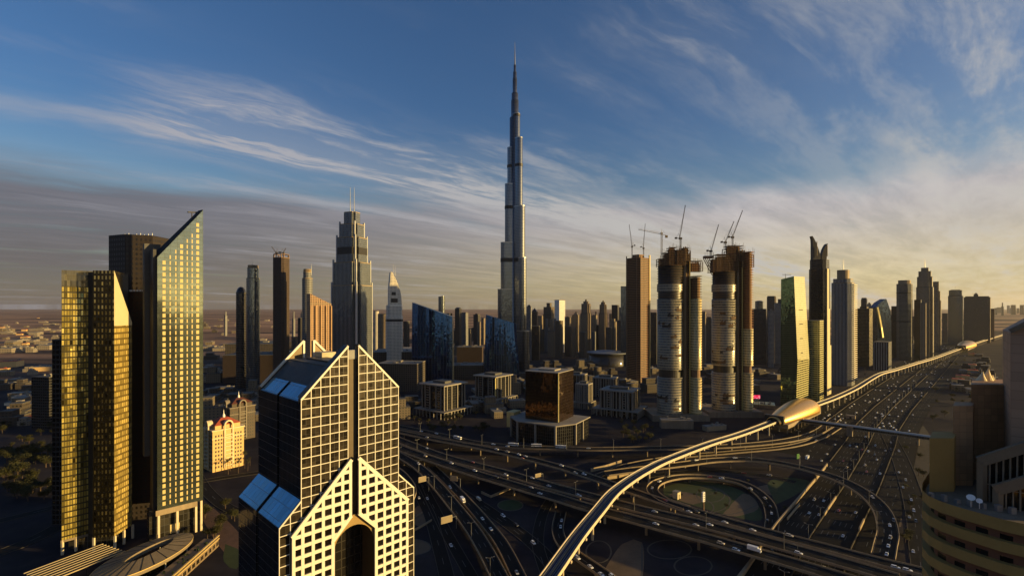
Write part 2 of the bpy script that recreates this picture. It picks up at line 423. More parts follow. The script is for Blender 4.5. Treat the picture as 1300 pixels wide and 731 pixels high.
hw(250, 5200, -73.5, -56, 'side road', 3, .07)
ground_road(pxs([(1128, 552, 0), (1142, 580, 0), (1156, 620, 0), (1166, 660, 0), (1172, 700, 0), (1180, 745, 0)]), 15, 'side road', .10)

def barrier(label, s0, s1, q, hgt, w=.6, mat=None, name='retaining_wall', cat='wall'):
    n = max(2, int((s1 - s0) / 12)); fr = frames([sq(s0 + (s1 - s0) * k / n, q) for k in range(n + 1)])
    b = MB(); sweep(b, fr, [(w / 2, -.2), (w / 2, hgt), (-w / 2, hgt), (-w / 2, -.2)]); return tag(b.build(name, mat or M_CONC), label, cat)
M_BARR = plain('dusty_barrier', (.045, .036, .027), .9, var=.3, scale=.1)
barrier('long golden lit retaining wall on the left edge of the highway', 300, 620, -124.5, 3.0, 1.0)
barrier('low concrete barrier down the middle of the highway', 300, 2600, -101, 1.1, .7, M_BARR, 'median_barrier', 'barrier')
barrier('low concrete barrier between highway and right hand side road', 300, 2400, -75.3, 1.0, .6, M_BARR, 'median_barrier', 'barrier')
barrier('long low barrier left of the far highway traffic', 640, 2600, -125, 1.0, .6, M_BARR, 'median_barrier', 'barrier')
barrier('low barrier beside the planted verge under the metro viaduct', 780, 2400, -160.5, 1.0, .6, M_BARR, 'median_barrier', 'barrier')
barrier('short golden lit wall beside trucks on the left highway lanes', 440, 480, -121.0, 2.2, .6)
barrier('short golden lit wall in the middle of the highway', 470, 520, -100.9, 2.6, .9)
barrier('short golden lit wall beside the inside of the big curved ramp', 455, 480, -75.2, 2.6, .9)

# -- elevated roads (centre lines read off the photograph at their own heights)
Z = 9.0
flyover('upper flyover skirting the dark glass office podium with buses on it',
        pxs([(470, 533, Z), (500, 540, Z), (560, 552.5, Z), (603, 562, Z), (652, 567, Z), (700, 568.5, Z), (758, 570, Z), (850, 568.5, Z), (930, 566, 7), (1000, 559, 4), (1039, 548, 1.5), (1062, 530, .6)]), 13, 'upper flyover', lanes=3, mpar=M_CONCD)
flyover('flyover branching off the upper flyover and running to the lower right corner',
        pxs([(500, 546.5, Z - .1), (560, 559, Z - .1), (604, 567, Z - .1), (644, 575.5, Z - .1), (710, 592.5, Z - .1), (752, 606, Z - .1), (795, 621, Z - .1), (838, 635.5, Z - .1), (900, 655, Z - .1), (986, 679, Z - .1), (1064, 699, Z - .1), (1115, 712.5, Z - .1), (1176, 727, Z - .1), (1230, 742, Z - .1)]), 11.5, 'branching flyover', lanes=3)
flyover('middle wide flyover crossing under the metro viaduct, with the darker far parapet',
        pxs([(480, 548, Z), (510, 560, Z), (561, 579, Z), (607, 591.5, Z), (644, 601, Z), (689, 614, Z), (758, 632.5, Z), (792, 641.5, Z), (850, 655.5, Z), (900, 667.5, Z), (1010, 697.5, Z), (1090, 720, Z), (1140, 735, Z)]), 14, 'middle flyover', lanes=4)
flyover('nearest wide flyover crossing under the metro viaduct, with a box truck on it',
        pxs([(480, 556, Z), (510, 569.5, Z), (561, 587.5, Z), (607, 602.5, Z), (644, 613.5, Z), (676, 623, Z), (705, 631, Z), (746, 644, Z), (800, 658, Z), (850, 671.5, Z), (900, 684.5, Z), (956, 700.5, Z), (1020, 719, Z), (1090, 740, Z)]), 14, 'nearest crossing flyover', lanes=4)
flyover('loop ramp curling round the sandy garden',
        pxs([(979, 674, .7), (980, 655, .8), (972, 634, 1.4), (946, 615, 2.8), (908, 606.5, 4.6), (868, 605, 6), (838, 611, 7), (828, 621.5, 8), (842, 634, 8.6), (872, 645, 8.75)]), 10, 'loop ramp', lanes=2, pier=30)
flyover('big curved ramp sweeping over the highway to the right',
        pxs([(770, 601, 6.5), (800, 597, 8), (860, 590, Z), (910, 584, Z), (960, 584, Z), (1010, 592, Z), (1060, 606.5, Z), (1096, 625, Z), (1118, 646, Z), (1127, 672, Z), (1124, 692, Z - .2), (1121, 706, Z - .2)]), 13, 'big curved ramp', lanes=3)
flyover('curved ramp dropping towards the bottom edge beside the gabled tower',
        pxs([(480, 566, 8), (500, 574, 8), (530, 592, 7.5), (553, 614, 7), (575, 640, 6.5), (600, 672, 6), (617, 700, 6), (633, 731, 6), (648, 760, 6)]), 11, 'left ramp', lanes=3)
flyover('lower ramp right of the left ramp, split from it by a dark gap',
        pxs([(548, 592, 2), (572, 615, 3), (597, 641, 4), (620, 668, 4.5), (638, 692, 4.5), (658, 731, 4.5), (670, 758, 4.5)]), 9.5, 'lower ramp', lanes=2)
flyover('short ramp bend emerging from behind the gabled tower',
        pxs([(470, 588, 6), (500, 594, 6), (518, 610, 6), (523, 626, 6), (510, 646, 6), (480, 664, 6)]), 7.5, 'ramp bend', lanes=2)
flyover('short ramp diving under the metro viaduct at the bottom edge',
        pxs([(712, 650, .8), (708, 672, 1.2), (716, 692, 2.4), (737, 708, 3.8), (765, 727, 4.6), (790, 746, 5)]), 9, 'short ramp', lanes=2)
flyover('low side ramp joining the highway behind the big curved ramp',
        pxs([(760, 604, 2), (800, 590, 1.6), (860, 580, 1.4), (930, 574, 1.3), (1000, 567, 1.0), (1040, 556, .8), (1066, 541, .6)]), 9, 'side ramp', lanes=2, piers=False, mpar=M_CONCD)
ground_road(pxs([(515, 586, 0), (570, 615, 0), (600, 634, 0), (640, 661, 0), (675, 688, 0), (700, 715, 0), (718, 748, 0)]), 11, 'lower ground road')
ground_road(pxs([(527, 612, 0), (535, 632, 0), (546, 655, 0), (557, 692, 0), (567, 731, 0), (571, 760, 0)]), 9, 'dark ground road', lanes=2)
ground_road(pxs([(536, 615, 0), (549, 640, 0), (565, 672, 0), (582, 703, 0), (600, 735, 0), (608, 758, 0)]), 8, 'dark ground road', .07, lanes=2)
ground_road(pxs([(700, 632, 0), (688, 655, 0), (683, 690, 0), (695, 731, 0), (702, 760, 0)]), 8, 'dark ground road', lanes=2)
ground_road(pxs([(1010, 612, 0), (960, 602, 0), (900, 598, 0), (830, 603, 0), (780, 616, 0)]), 8, 'lower ground road', lanes=2)

ground_road(pxs([(-30, 668, 0), (20, 656, 0), (60, 646, 0), (78, 640, 0)]), 10, 'park road', lanes=2)
ground_road(pxs([(-30, 712, 0), (20, 694, 0), (52, 680, 0), (74, 668, 0)]), 12, 'park road', lanes=2)
ground_road(pxs([(248, 600, 0), (262, 622, 0), (282, 640, 0), (306, 652, 0)]), 10, 'plaza road', lanes=2)
ground_road(pxs([(250, 612, 0), (285, 606, 0), (340, 598, 0)]), 9, 'plaza road', lanes=2)
# -- planted and sandy ground inside the interchange
NPATCH = [0]
def patch(name, poly_px, mat, z=.03):
    NPATCH[0] += 1; z = .010 + .0023 * NPATCH[0]
    b = MB(); P = [gp(a, c) for a, c in poly_px]; C = spline(P + [P[0]], 6)[:-1]
    b.face([(p.x, p.y, z) for p in C]); o = b.build(name, mat)
    if o.data.polygons[0].normal.z < 0: o.data.flip_normals()
    return tag(o, kind='structure')
def garden_path(poly_px, z=.07, w=1.1, close=False):
    NPATCH[0] += 1; z = .012 + .0023 * NPATCH[0]
    P = [gp(a, c) for a, c in poly_px]; C = spline(P + ([P[0]] if close else []), 4)
    b = MB(); sweep(b, frames([Vector((p.x, p.y, z)) for p in C]), [(w / 2, 0), (-w / 2, 0)], close=False); return tag(b.build('garden_path', M_KERB), kind='structure')
def oval(cx, cy, a, b_, n=14): return [(cx + a * math.cos(2 * math.pi * k / n), cy + b_ * math.sin(2 * math.pi * k / n)) for k in range(n)]
patch('grass', [(842, 618), (870, 611), (905, 612), (940, 622), (962, 640), (966, 660), (930, 655), (880, 641), (846, 630)], M_GRASS)
patch('sand', [(848, 628), (862, 624), (880, 626), (893, 634), (880, 640), (858, 633)], M_SAND, .05)
patch('sand', [(928, 640), (944, 626), (957, 632), (962, 646), (935, 655), (918, 652), (925, 645)], M_SAND, .05)
patch('sand', [(960, 618), (985, 613), (1004, 620), (1000, 628), (978, 628)], M_SAND, .04)
patch('sand', [(1115, 640), (1126, 600), (1133, 596), (1140, 632), (1145, 662), (1140, 668), (1124, 652)], M_SAND, .05)
patch('sand', [(1150, 545), (1172, 540), (1200, 600), (1190, 640), (1164, 620), (1148, 580)], plain('dark_sand', (.045, .034, .022), .95, var=.4), .04)  # darker sand tone on this strip
patch('sand', [(762, 731), (790, 690), (815, 688), (812, 740), (770, 745)], M_SAND, .04)
patch('paving', [(252, 650), (266, 642), (300, 672), (316, 700), (300, 712), (276, 690)], plain('red_paving', (.12, .065, .04), .9, var=.3, scale=.2))
patch('grass', [(286, 690), (306, 700), (300, 722), (284, 712)], M_GRASS)
patch('sand', [(523, 648), (536, 640), (544, 662), (532, 668), (522, 660)], M_SAND, .05)
patch('grass', oval(515, 694, 32, 11), M_SAND, .0765)
patch('grass', oval(648, 641, 16, 7), M_GRASS, .0765)
patch('grass', [(985, 640), (1010, 628), (1030, 612), (1000, 606), (975, 612)], M_GRASS, .03)
patch('grass', [(1090, 480), (1140, 478), (1180, 466), (1160, 470), (1118, 494), (1080, 512), (1060, 515)], plain('highway_verge', (.030, .030, .012), .95, var=.4, scale=.05), .03)
garden_path(oval(902, 628, 18, 9), close=True); garden_path(oval(899, 622, 11, 5), close=True)
garden_path([(900, 652), (920, 645), (927, 634), (918, 624), (905, 620)]); garden_path([(905, 653), (935, 651), (960, 641)])
garden_path([(892, 632), (903, 638), (906, 646), (900, 651)]); garden_path(oval(850, 697, 28, 12), close=True)
garden_path(oval(880, 718, 24, 12), close=True); garden_path([(815, 690), (815, 731)]); garden_path(oval(760, 700, 16, 14), close=True)
garden_path(oval(648, 641, 16, 7), close=True); garden_path(oval(515, 694, 32, 11), close=True)

def low_wall(label, L, h=1.6, z=0.0, mat=None):
    P = [gp(a, c, z) for a, c in L]; b = MB()
    fr = frames(P); sweep(b, fr, [(.3, -.1), (.3, h), (-.3, h), (-.3, -.1)]); return tag(b.build('low_wall', mat or M_CONC), label, 'wall')
low_wall('straight low wall beside the arched tower base at the left of the ramps', [(518, 678), (535, 669), (548, 661)])
low_wall('short pale wall just above the straight low wall by the ramps', [(516, 662), (528, 656), (536, 651)], 1.2, mat=M_CONCD)
low_wall('V shaped low wall between the lower ground road and the crossing flyovers', [(611, 626), (623, 631.5), (636, 626), (652, 619)], 2.2)
low_wall('lit ramp wall left of the metro viaduct under the upper flyover', [(750, 599), (768, 595), (789, 588)], 4.0)
low_wall('lit ramp wall below the branching flyover, just left of the metro viaduct', [(771, 610), (786, 606), (798, 602)], 4.0)
low_wall('short bright wall strip on the upper flyover ramp below the metro station', [(1003, 563), (1018, 560), (1034, 553)], 3.0)
low_wall('golden wall stub below the box truck at the bottom edge', [(935, 739), (948, 722), (957, 710)], 3.4)

# -- metro viaduct
M_PIER = plain('pier_concrete', (.42, .35, .24), .7, var=.2, scale=.2)
def metro():
    C = spline(pxs([(672, 768, 16), (690, 742, 16), (700, 728, 16), (734, 680, 16), (760, 648, 16), (779, 625.5, 16), (802, 608, 16), (824, 595, 16), (849, 583, 16), (900, 563.5, 16), (940, 551, 16), (976, 537.5, 16),
                    (1006, 525, 16), (1037, 513.5, 16), (1060, 505, 16), (1086, 493, 16), (1104, 482, 16), (1118, 474.5, 16), (1138, 469, 16), (1162, 461.5, 16), (1187, 454, 16), (1224, 440.5, 16), (1248, 432.5, 16), (1268, 426.5, 16), (1278, 423, 16)]), 7.0)
    root = thing('metro_viaduct', 'golden lit metro viaduct on single piers curving from the bottom edge to the horizon', 'viaduct', (C[0].x, C[0].y, 0)); off = Vector(root.location)
    fr = [(p - off, t, r) for p, t, r in frames(C)]
    b = MB(); sweep(b, fr, [(-4.4, 0), (-4.4, -.4), (4.4, -.4), (4.4, 0)]); b.build('track_bed', plain('track_bed', (.045, .04, .0765), .9, var=.3), root)
    b = MB(); sweep(b, fr, [(-4.7, -.42), (-2.6, -2.3), (2.6, -2.3), (4.7, -.42)]); b.build('girder', M_METRO, root)
    for s_ in (-1, 1):
        b = MB(); sweep(b, fr, [(s_ * 4.42, -1.0), (s_ * 4.95, -1.0), (s_ * 4.95, 1.5), (s_ * 4.5, 1.5), (s_ * 4.42, .2)]); b.build('parapet', M_METRO, root)
        b = MB(); sweep(b, fr, [(s_ * 3.2, .002), (s_ * 3.2, .9), (s_ * 3.35, .9), (s_ * 3.35, .002)]); b.build('walkway_rail', M_STEEL, root)
    for q in (-2.7, -1.2, 1.2, 2.7):
        b = MB(); sweep(b, fr, [(q - .09, .01), (q - .09, .2), (q + .09, .2), (q + .09, .01)]); b.build('rail', M_STEEL, root)
    b = MB(); sweep(b, fr, [(-.35, .003), (-.35, .8), (.35, .8), (.35, .003)]); b.build('cable_trough', M_CONCD, root)
    acc = 14; n = 0
    for i in range(1, len(fr)):
        acc += (fr[i][0] - fr[i - 1][0]).length
        if acc > 30:
            acc = 0; n += 1; p, t, r = fr[i]
            b = MB(); b.tube((p.x, p.y, -.3), (p.x, p.y, 12.3), 1.0, 1.0, 10)
            P0 = [(p + r * a + t * c).to_tuple()[:2] for a, c in ((-1.1, -.9), (1.1, -.9), (1.1, .9), (-1.1, .9))]
            P1 = [(p + r * a + t * c).to_tuple()[:2] for a, c in ((-3.0, -.9), (3.0, -.9), (3.0, .9), (-3.0, .9))]
            b.prism(P0, 12.3, 13.66, top_poly=P1, bottom=True); pr = b.build('pier', M_PIER, root)
            if n < 22:
                b = MB(); e = p + r * 4.97; b.prism(rect(e.x + r.x * .5, e.y + r.y * .5, 1.7, 1.1, math.atan2(t.y, t.x)), 14.1, 15.5, bottom=True); b.build('junction_box', M_METRO, root)
    return C
METRO = metro()
ROADS_METRO = frames(METRO)

def station(label, p0, p1, wid, z0, z1, name='metro_station'):
    """a long seashell roof along the track, open at the near end"""
    d = (p1 - p0); L = d.length; ang = math.atan2(d.y, d.x); root = thing(name, label, 'metro station', (p0.x, p0.y, 0), ang)
    m = plain('gold_shell_cladding', (.78, .46, .14), .30, .7, var=.12, scale=.25)
    b = MB(); N, K = 26, 22; rows = []
    for i in range(N + 1):
        t = i / N; env = (.42 + .58 * math.sin(min(1, t / .72) * math.pi / 2)) if t < .72 else math.sqrt(max(.0006, 1 - ((t - .72) / .285) ** 2)); hw_, hh = wid / 2 * env, (z1 - z0) * (.30 + .70 * env) * env ** .35
        rows.append([(t * L, hw_ * -math.cos(math.pi * k / K) * (1 + .08 * math.sin(math.pi * k / K)), z0 + hh * max(0, math.sin(math.pi * k / K)) ** .85) for k in range(K + 1)])
    vs = [p for r_ in rows for p in r_]; fs = []
    for i in range(N):
        for k in range(K):
            a = i * (K + 1) + k; fs.append((a, a + K + 1, a + K + 2, a + 1))
    b.raw(vs, fs, 0, True); sh = b.build('shell_roof', m, root)
    md = sh.modifiers.new('thickness', 'SOLIDIFY'); md.thickness = .5; md.offset = 0
    b = MB()
    for i in range(2, N, 3):
        for k in range(K): b.bar(rows[i][k], rows[i][k + 1], .25, .25)
    b.build('roof_seam', plain('seam_metal', (.25, .17, .08), .4, .6), root)
    b = MB(); b.prism([(L * .06, -wid * .40), (L * .94, -wid * .36), (L * .94, wid * .36), (L * .06, wid * .40)], z0 - 5, z0 + .3, bottom=True); b.build('platform_base', M_CONC, root)
    b = MB()
    for i in range(10): 
        for s_ in (-1, 1): b.tube((L * (.1 + .085 * i), s_ * wid * .32, 0), (L * (.1 + .085 * i), s_ * wid * .32, z0 - 5), .7, .7, 8)
    b.build('column', M_CONCD, root)
    b = MB(); b.box(L * .03, -wid * .30, z0 + .4, L * .06, wid * .30, z0 + (z1 - z0) * .55); b.build('end_glazing', M_DARK, root)
    return root
station('big golden seashell roofed metro station over the track beside the green glass slab', gp(981, 535.5, 16) , gp(1031, 515.5, 16), 40, 13, 33)
station('small distant shell roofed station far along the metro viaduct', gp(1219, 442.5, 16), gp(1232, 438, 16), 50, 15, 38)

# -- footbridge across the highway
def footbridge():
    a, c = gp(1012, 533.5, 10), gp(1200, 559.5, 10); d = c - a; L = d.length; ang = math.atan2(d.y, d.x)
    root = thing('footbridge', 'long enclosed footbridge crossing the highway from the golden station', 'footbridge', (a.x, a.y, 0), ang)
    b = MB(); b.box(0, -3.2, 8.8, L, 3.2, 9.4); b.build('floor_girder', M_CONC, root)
    b = MB(); b.prism([(0, -3.0), (L, -3.0), (L, 3.0), (0, 3.0)], 9.4, 12.4, top=False); b.build('glazed_side', glass('bridge_glass', (.12, .11, .09), .1, .7, .02, 2.4, 3.0, .3, .12), root)
    b = MB(); n = 10; P = [(-3.6, 12.4)] + [(-3.5 * math.cos(math.pi * k / n), 12.5 + 1.6 * math.sin(math.pi * k / n)) for k in range(n + 1)] + [(3.6, 12.4)]
    fr = [(Vector((L * k / 12, 0, 0)), Vector((1, 0, 0)), Vector((0, -1, 0))) for k in range(13)]
    sweep(b, fr, P); b.build('barrel_roof', plain('bridge_roof', (.42, .38, .32), .35, .5, var=.15), root)
    for q in (.22, .52, .84):
        b = MB(); b.tube((L * q, 0, -.2), (L * q, 0, 7.2), 1.3, 1.3, 10); b.prism(rect(L * q, 0, 2.2, 2.4), 7.2, 8.77, top_poly=rect(L * q, 0, 2.2, 5.6), bottom=True); b.build('pier', M_CONC, root)
    b = MB(); b.box(L * .38, -8, 0, L * .42, -3.4, 13.2); b.build('stair_tower', M_CONCD, root)
footbridge()
def hut(label, px, py, w, d, h, rot, mat, name='utility_hut', cat='hut'):
    p = gp(px, py); root = thing(name, label, cat, p, rot)
    b = MB(); b.prism(rect(0, 0, w, d), 0, h); b.build('wall', mat, root)
    b = MB(); b.prism(rect(0, 0, w + .6, d + .6), h, h + .3, bottom=True); b.build('roof', M_ROOFP, root)
    b = MB(); b.box(-w * .12, -d / 2 - .06, 0, w * .12, -d / 2 + .05, h * .65); b.build('door', M_DARK, root); return root
hut('pale box hut lit by the sun inside the loop ramp', 859, 632, 5, 5, 6.0, R(40), plain('pale_hut', (.6, .52, .32), .7))
hut('white concrete stair box beside the left highway lanes beyond the footbridge', 1080, 531, 12, 5, 5.0, R(-40), M_CONC)
def white_pylon():
    p = gp(893, 650); root = thing('advertising_pylon', 'slim white pylon with lattice head standing inside the loop ramp', 'pylon', p)
    b = MB(); b.tube((0, 0, 0), (0, 0, 9), .7, .6, 10); b.build('post', M_RUST, root)
    b = MB(); b.prism(rect(0, 0, 2.6, 1.4, .5), 9, 17, bottom=True); b.build('head', M_WHITE, root)
    b = MB()
    for k in range(4): b.box(-1.5, -.9, 10 + 1.8 * k, 1.5, -.78, 10.4 + 1.8 * k)
    b.build('rail', M_STEEL, root)
white_pylon()

# -- road signs
M_SIGN = plain('sign_back', (.50, .42, .28), .5, .3, var=.15)
M_SIGNG = plain('green_sign', (.10, .30, .06), .5, var=.1)
def sign(label, px, py, z, w, h, mat, pole_px=None, rot=R(35), ribs=8):
    Y = (H - z) * F / (py - HY); p = pt(px, py, Y); root = thing('road_sign', label, 'road sign', (p.x, p.y, 0), rot)
    zb = p.z
    b = MB(); b.box(-w / 2, -.15, zb - h / 2, w / 2, .15, zb + h / 2); b.build('board', mat, root)
    b = MB()
    for k in range(ribs): b.box(-w / 2 + w * (k + .25) / ribs, -.32, zb - h / 2 + .1, -w / 2 + w * (k + .55) / ribs, -.152, zb + h / 2 - .1)
    b.build('stiffener', M_CONC if mat is M_SIGN else M_SIGNG, root)
    b = MB(); b.tube((w * .9, .4, 0), (w * .9, .4, zb + .6), .28, .2, 8); b.bar((w * .9, .4, zb + .4), (-w / 2, .4, zb + .4), .3, .3); b.build('gantry_pole', M_STEEL, root)
sign('ribbed back of a gantry sign nearest the arched tower, top one of two', 536, 608, 13, 7.5, 5.0, M_SIGN)
sign('ribbed back of a gantry sign just right of the one by the arched tower', 576, 607, 13, 7.2, 4.6, M_SIGN, rot=R(-20))
sign('wide ribbed back of the lowest gantry sign left of the curved ramps', 567, 659, 9, 9.5, 5.2, M_SIGN, ribs=10)
sign('ribbed gantry sign back between the middle flyovers, half in shade', 683, 603, 10, 7, 3.6, M_SIGN)
sign('bright green road sign over the big curved ramp', 1013, 579, 15, 3.6, 5.2, M_SIGNG, rot=R(20), ribs=3)
# ------------------------------------------------------------------ the gabled twin-peak tower in front
def windows_as_parts(root, cells, maker, mat, name='window', most=100):
    """cells: list of tuples for maker(MB, *cell); the first `most` become parts, the rest one part of kind stuff"""
    for c in cells[:most]:
        b = MB(); maker(b, *c); b.build(name, mat, root)
    if len(cells) > most:
        b = MB()
        for c in cells[most:]: maker(b, *c)
        tag(b.build(name, mat, root), kind='stuff')

def gabled_tower():
    ang = math.atan2(.716, .699)
    root = thing('office_tower', 'tall gabled tower with white grid front, twin peaks and a deep arch at its foot', 'skyscraper', (-84.4, 200, 0), ang)
    g_front = glass('bronze_glass', (.05, .039, .026), .16, .45, .02, 2.0, 1.95, .55, .07, linecol=(.02, .016, .012))
    g_side = glass('dark_side_glass', (.05, .055, .065), .08, .8, .008, 1.33, 3.9, .35, .10, linecol=(.045, .045, .048))
    stone = plain('cream_aluminium', (.70, .655, .55), .45, var=.05, scale=.2)
    bronze = plain('bronze_cladding', (.12, .085, .045), .4, .4, var=.2, scale=.3)
    roofm = plain('ribbed_metal_roof', (.10, .105, .11), .45, .5, var=.2, scale=.2)
    sky = glass('blue_skylight', (.13, .27, .37), .12, .9, .02, 3.6, 3.9, .2, .05, linecol=(.10, .11, .12))
    D = 47.0
    def ext(prof, y0, y1, mat, name, par=root, uvflat=False):
        b = MB(); n = len(prof)
        b.face([(t, y0, z) for t, z in prof]); b.face([(t, y1, z) for t, z in reversed(prof)])
        for i in range(n):
            (a, c), (d, e) = prof[i], prof[(i + 1) % n]
            b.face([(d, y0, e), (a, y0, c), (a, y1, c), (d, y1, e)])
        return b.build(name, mat, par)
    def mir(P): return [(45 - t, z) for t, z in reversed(P)]
    body = [(0, 0), (12.9, 0), (12.9, 72), (20, 79), (20, 144.9), (13, 144.9), (0, 131.9)]
    gab = [(0, 100), (20, 100), (20, 153.4), (0, 133.2)]
    for side in (0, 1):
        f = mir if side else (lambda P: P)
        # the two depth halves of the flank, a narrow slot between them
        ext(f(body), 0.02, 22.4, g_side, 'glass_body'); ext(f(body), 24.6, D - .02, g_side, 'glass_body')
        ext(f([(1.2, 0), (12.9, 0), (12.9, 72), (19, 78), (19, 143), (13.2, 143), (1.2, 131)]), 22.4, 24.6, M_DARK, 'flank_slot')
        for y0, y1 in ((-.0, 2.6), (D - 2.6, D)):
            ext(f([(0, 131), (20, 143.), (20, 153.4), (0, 133.2)]), y0 + (.0 if y0 else 0), y1, bronze, 'gable')
        ext(f([(0, 0), (12.9, 0), (12.9, 72), (20, 79), (20, 153.1), (0.05, 133)]), -.12, -.001, g_front, 'front_glazing')
        # roof: blue glazing at the eaves, ribbed metal above
        b = MB(); T_ = (lambda t: 45 - t) if side else (lambda t: t)
        for y0, y1 in ((3, 22.2), (24.8, 44)):
            q = [(T_(0.1), y0, 132.25), (T_(5.2), y0, 137.35), (T_(5.2), y1, 137.35), (T_(0.1), y1, 132.25)]
            b.face(q if side == 0 else q[::-1])
        b.build('skylight', sky, root)
        b = MB()
        for k in range(52):
            y = 3.4 + k * .78
            b.bar((T_(5.4), y, 137.5), (T_(13), y, 145.1), .35, .25)
        b.build('roof_rib', roofm, root)
        ext(f([(5.3, 136), (13, 144), (13, 145.0), (5.3, 137.3)]), 3, 44, roofm, 'roof_slope')
        # shoulders
        sh = [(-8.5, 0), (-.02, 0), (-.02, 92.6), (-8.5, 84.2)]
        ext(f(sh), .02, 22.4, g_side, 'shoulder'); ext(f(sh), 24.6, D - .02, g_side, 'shoulder'); ext(f([(-7.6, 0), (-.02, 0), (-.02, 91), (-7.6, 83.6)]), 22.4, 24.6, M_DARK, 'flank_slot')
        ext(f([(-8.5, 0), (-.02, 0), (-.02, 92.6), (-8.5, 84.2)]), -.12, -.001, g_front, 'front_glazing')
        b = MB()
        for y0, y1 in ((.5, 22.2), (24.8, 46.5)):
            q = [(T_(-8.45), y0, 84.55), (T_(-.05), y0, 92.95), (T_(-.05), y1, 92.95), (T_(-8.45), y1, 84.55)]
            b.face(q if side == 0 else q[::-1])
        b.build('skylight', sky, root)
        # thin white grid of the upper front
        b = MB(); th = .29
        for k in range(6):
            t = 4 * k; b.box(T_(t) - th / 2, -.42, 40 if t < 12.9 else 81, T_(t) + th / 2, -.125, min(133.2 + t * 1.01, 153.3))
        for k in range(9, 40):
            z = 133.2 - 3.95 * 25 + 3.95 * (k - 9)
            t0 = max(0, (z - 133.2) / 1.01)
            if t0 < 19.9: b.box(T_(t0), -.36, z - th / 2, T_(20 if z > 81 else 12.8), -.125, z + th / 2)
        b.bar((T_(-.1), -.25, 133.0), (T_(20.1), -.25, 153.4), .6, .75)
        for k in range(6):      # shoulder grid
            pass
        b.box(T_(-8.5) - th / 2, -.42, 0, T_(-8.5) + th / 2, -.125, 84.2); b.box(T_(-4.3) - th / 2, -.42, 0, T_(-4.3) + th / 2, -.125, 88.3)
        b.bar((T_(-8.6), -.25, 84.2), (T_(0), -.25, 92.7), .5, .55)
        for k in range(23):
            z = 2 + 3.95 * k; t0 = max(-8.5, -8.5 + (z - 84.2)); b.box(T_(t0), -.36, z - th / 2, T_(0), -.125, z + th / 2)
        b.build('grid_frame', stone, root)
        # rear gable seen from the front: white edge bars
        b = MB(); b.bar((T_(0), D - 2.9, 133.4), (T_(20), D - 2.9, 153.6), .5, 1.0); b.box(T_(20) - .45, D - 3.2, 143, T_(20) + .45, D - 2.6, 153.6); b.build('gable_coping', stone, root)
        b = MB(); b.bar((T_(0), 1.6, 133.7), (T_(20), 1.6, 153.9), 3.2, .35); b.build('gable_cap', M_DARK, root)
    ext([(18.5, 0), (26.5, 0), (26.5, 146), (18.5, 146)], 9, 38, M_DARK, 'core')
    ext([(20.02, 79), (24.98, 79), (24.98, 147.5), (20.02, 147.5)], 1.5, 9.2, plain('slot_cladding', (.10, .07, .038), .6, var=.2, scale=.3), 'central_slot_wall')
    ext([(19.9, 147.6), (25.1, 147.6), (25.1, 151.5), (19.9, 151.5)], 1.0, 3.5, plain('grey_panel', (.22, .21, .20), .6), 'slot_cap')
    ext([(12.5, 144.6), (32.5, 144.6), (32.5, 145.3), (12.5, 145.3)], 3.1, 43.9, M_ROOF, 'roof_deck')
    ext([(24, 145.32), (31, 145.32), (31, 148.2), (24, 148.2)], 33, 41, plain('plant_room', (.5, .42, .27), .7), 'plant_room')
    # deep arch: jambs, soffit, dark glazed back wall
    b = MB(); A = [(13.2, 0), (13.2, 66)] + [(22.5 - 9.3 * math.cos(math.pi * k / 16), 66 + 10.4 * math.sin(math.pi * k / 16) ** .9) for k in range(1, 16)] + [(31.8, 66), (31.8, 0)]
    for i in range(len(A) - 1):
        (a, c), (d, e) = A[i], A[i + 1]; b.face([(a, -1.0, c), (d, -1.0, e), (d, 8.9, e), (a, 8.9, c)], smooth=False)
    b.build('arch_lining', bronze, root)
    b = MB()
    top = lambda t: 73.1 + max(0, min(t - 12.9, 31.9 - t, 7.9))
    for i in range(1, len(A) - 2):
        (a, c), (d, e) = A[i], A[i + 1]; b.face([(a, -1.0, c), (d, -1.0, e), (d, -1.0, top(d) - .05), (a, -1.0, top(a) - .05)])
    b.build('arch_spandrel', plain('gold_spandrel', (.34, .23, .09), .4, .3, var=.15), root)
    b = MB(); b.face([(13.2, 8.8, 0), (31.8, 8.8, 0), (31.8, 8.8, 77), (13.2, 8.8, 77)]); b.build('arch_glazing', glass('arch_glass', (.04, .035, .03), .1, .7, .02, 3.1, 3.9, .4, .16, linecol=(.018, .014, .01)), root)
    # thick cream lattice of the projecting arch block
    P = [(-4.4, 0), (12.9, 0), (12.9, 73.1), (20.8, 81), (20.8, 105.5), (-4.4, 80.3)]
    for side in (0, 1):
        mt = (lambda t: 44.8 - t) if side else (lambda t: t)
        f = (lambda Q: [(44.8 - t, z) for t, z in reversed(Q)]) if side else (lambda Q: Q)
        ext(f(P), -1.55, -.15, M_DARK, 'block_body')
        b = MB(); bw, y0, y1 = 1.25, -2.35, -1.6
        zlo = lambda t: 0 if t <= 12.9 else 73.1 + (t - 12.9)
        zhi = lambda t: 80.3 + (t + 4.4)
        for k in range(7):
            t = -4.4 + 4.2 * k; tc = min(max(t, -4.4 + bw / 2), 20.8 - bw / 2)
            b.box(mt(tc) - bw / 2, y0, zlo(tc), mt(tc) + bw / 2, y1, zhi(tc))
        tb = 12.9 - bw / 2; b.box(mt(tb) - bw / 2, y0 + .02, 0, mt(tb) + bw / 2, y1, 73.5)
        zs = [80.3 + 25.2 - 4.15 * k - 5.2 for k in range(24)]
        for z in zs:
            a = max(-4.4, -4.4 + (z - 80.3)); c = 12.9 if z < 73.1 else min(20.8, 12.9 + (z - 73.1))
            if c > a: b.box(mt(a), y0 + .06, z - .72, mt(c), y1, z + .72)
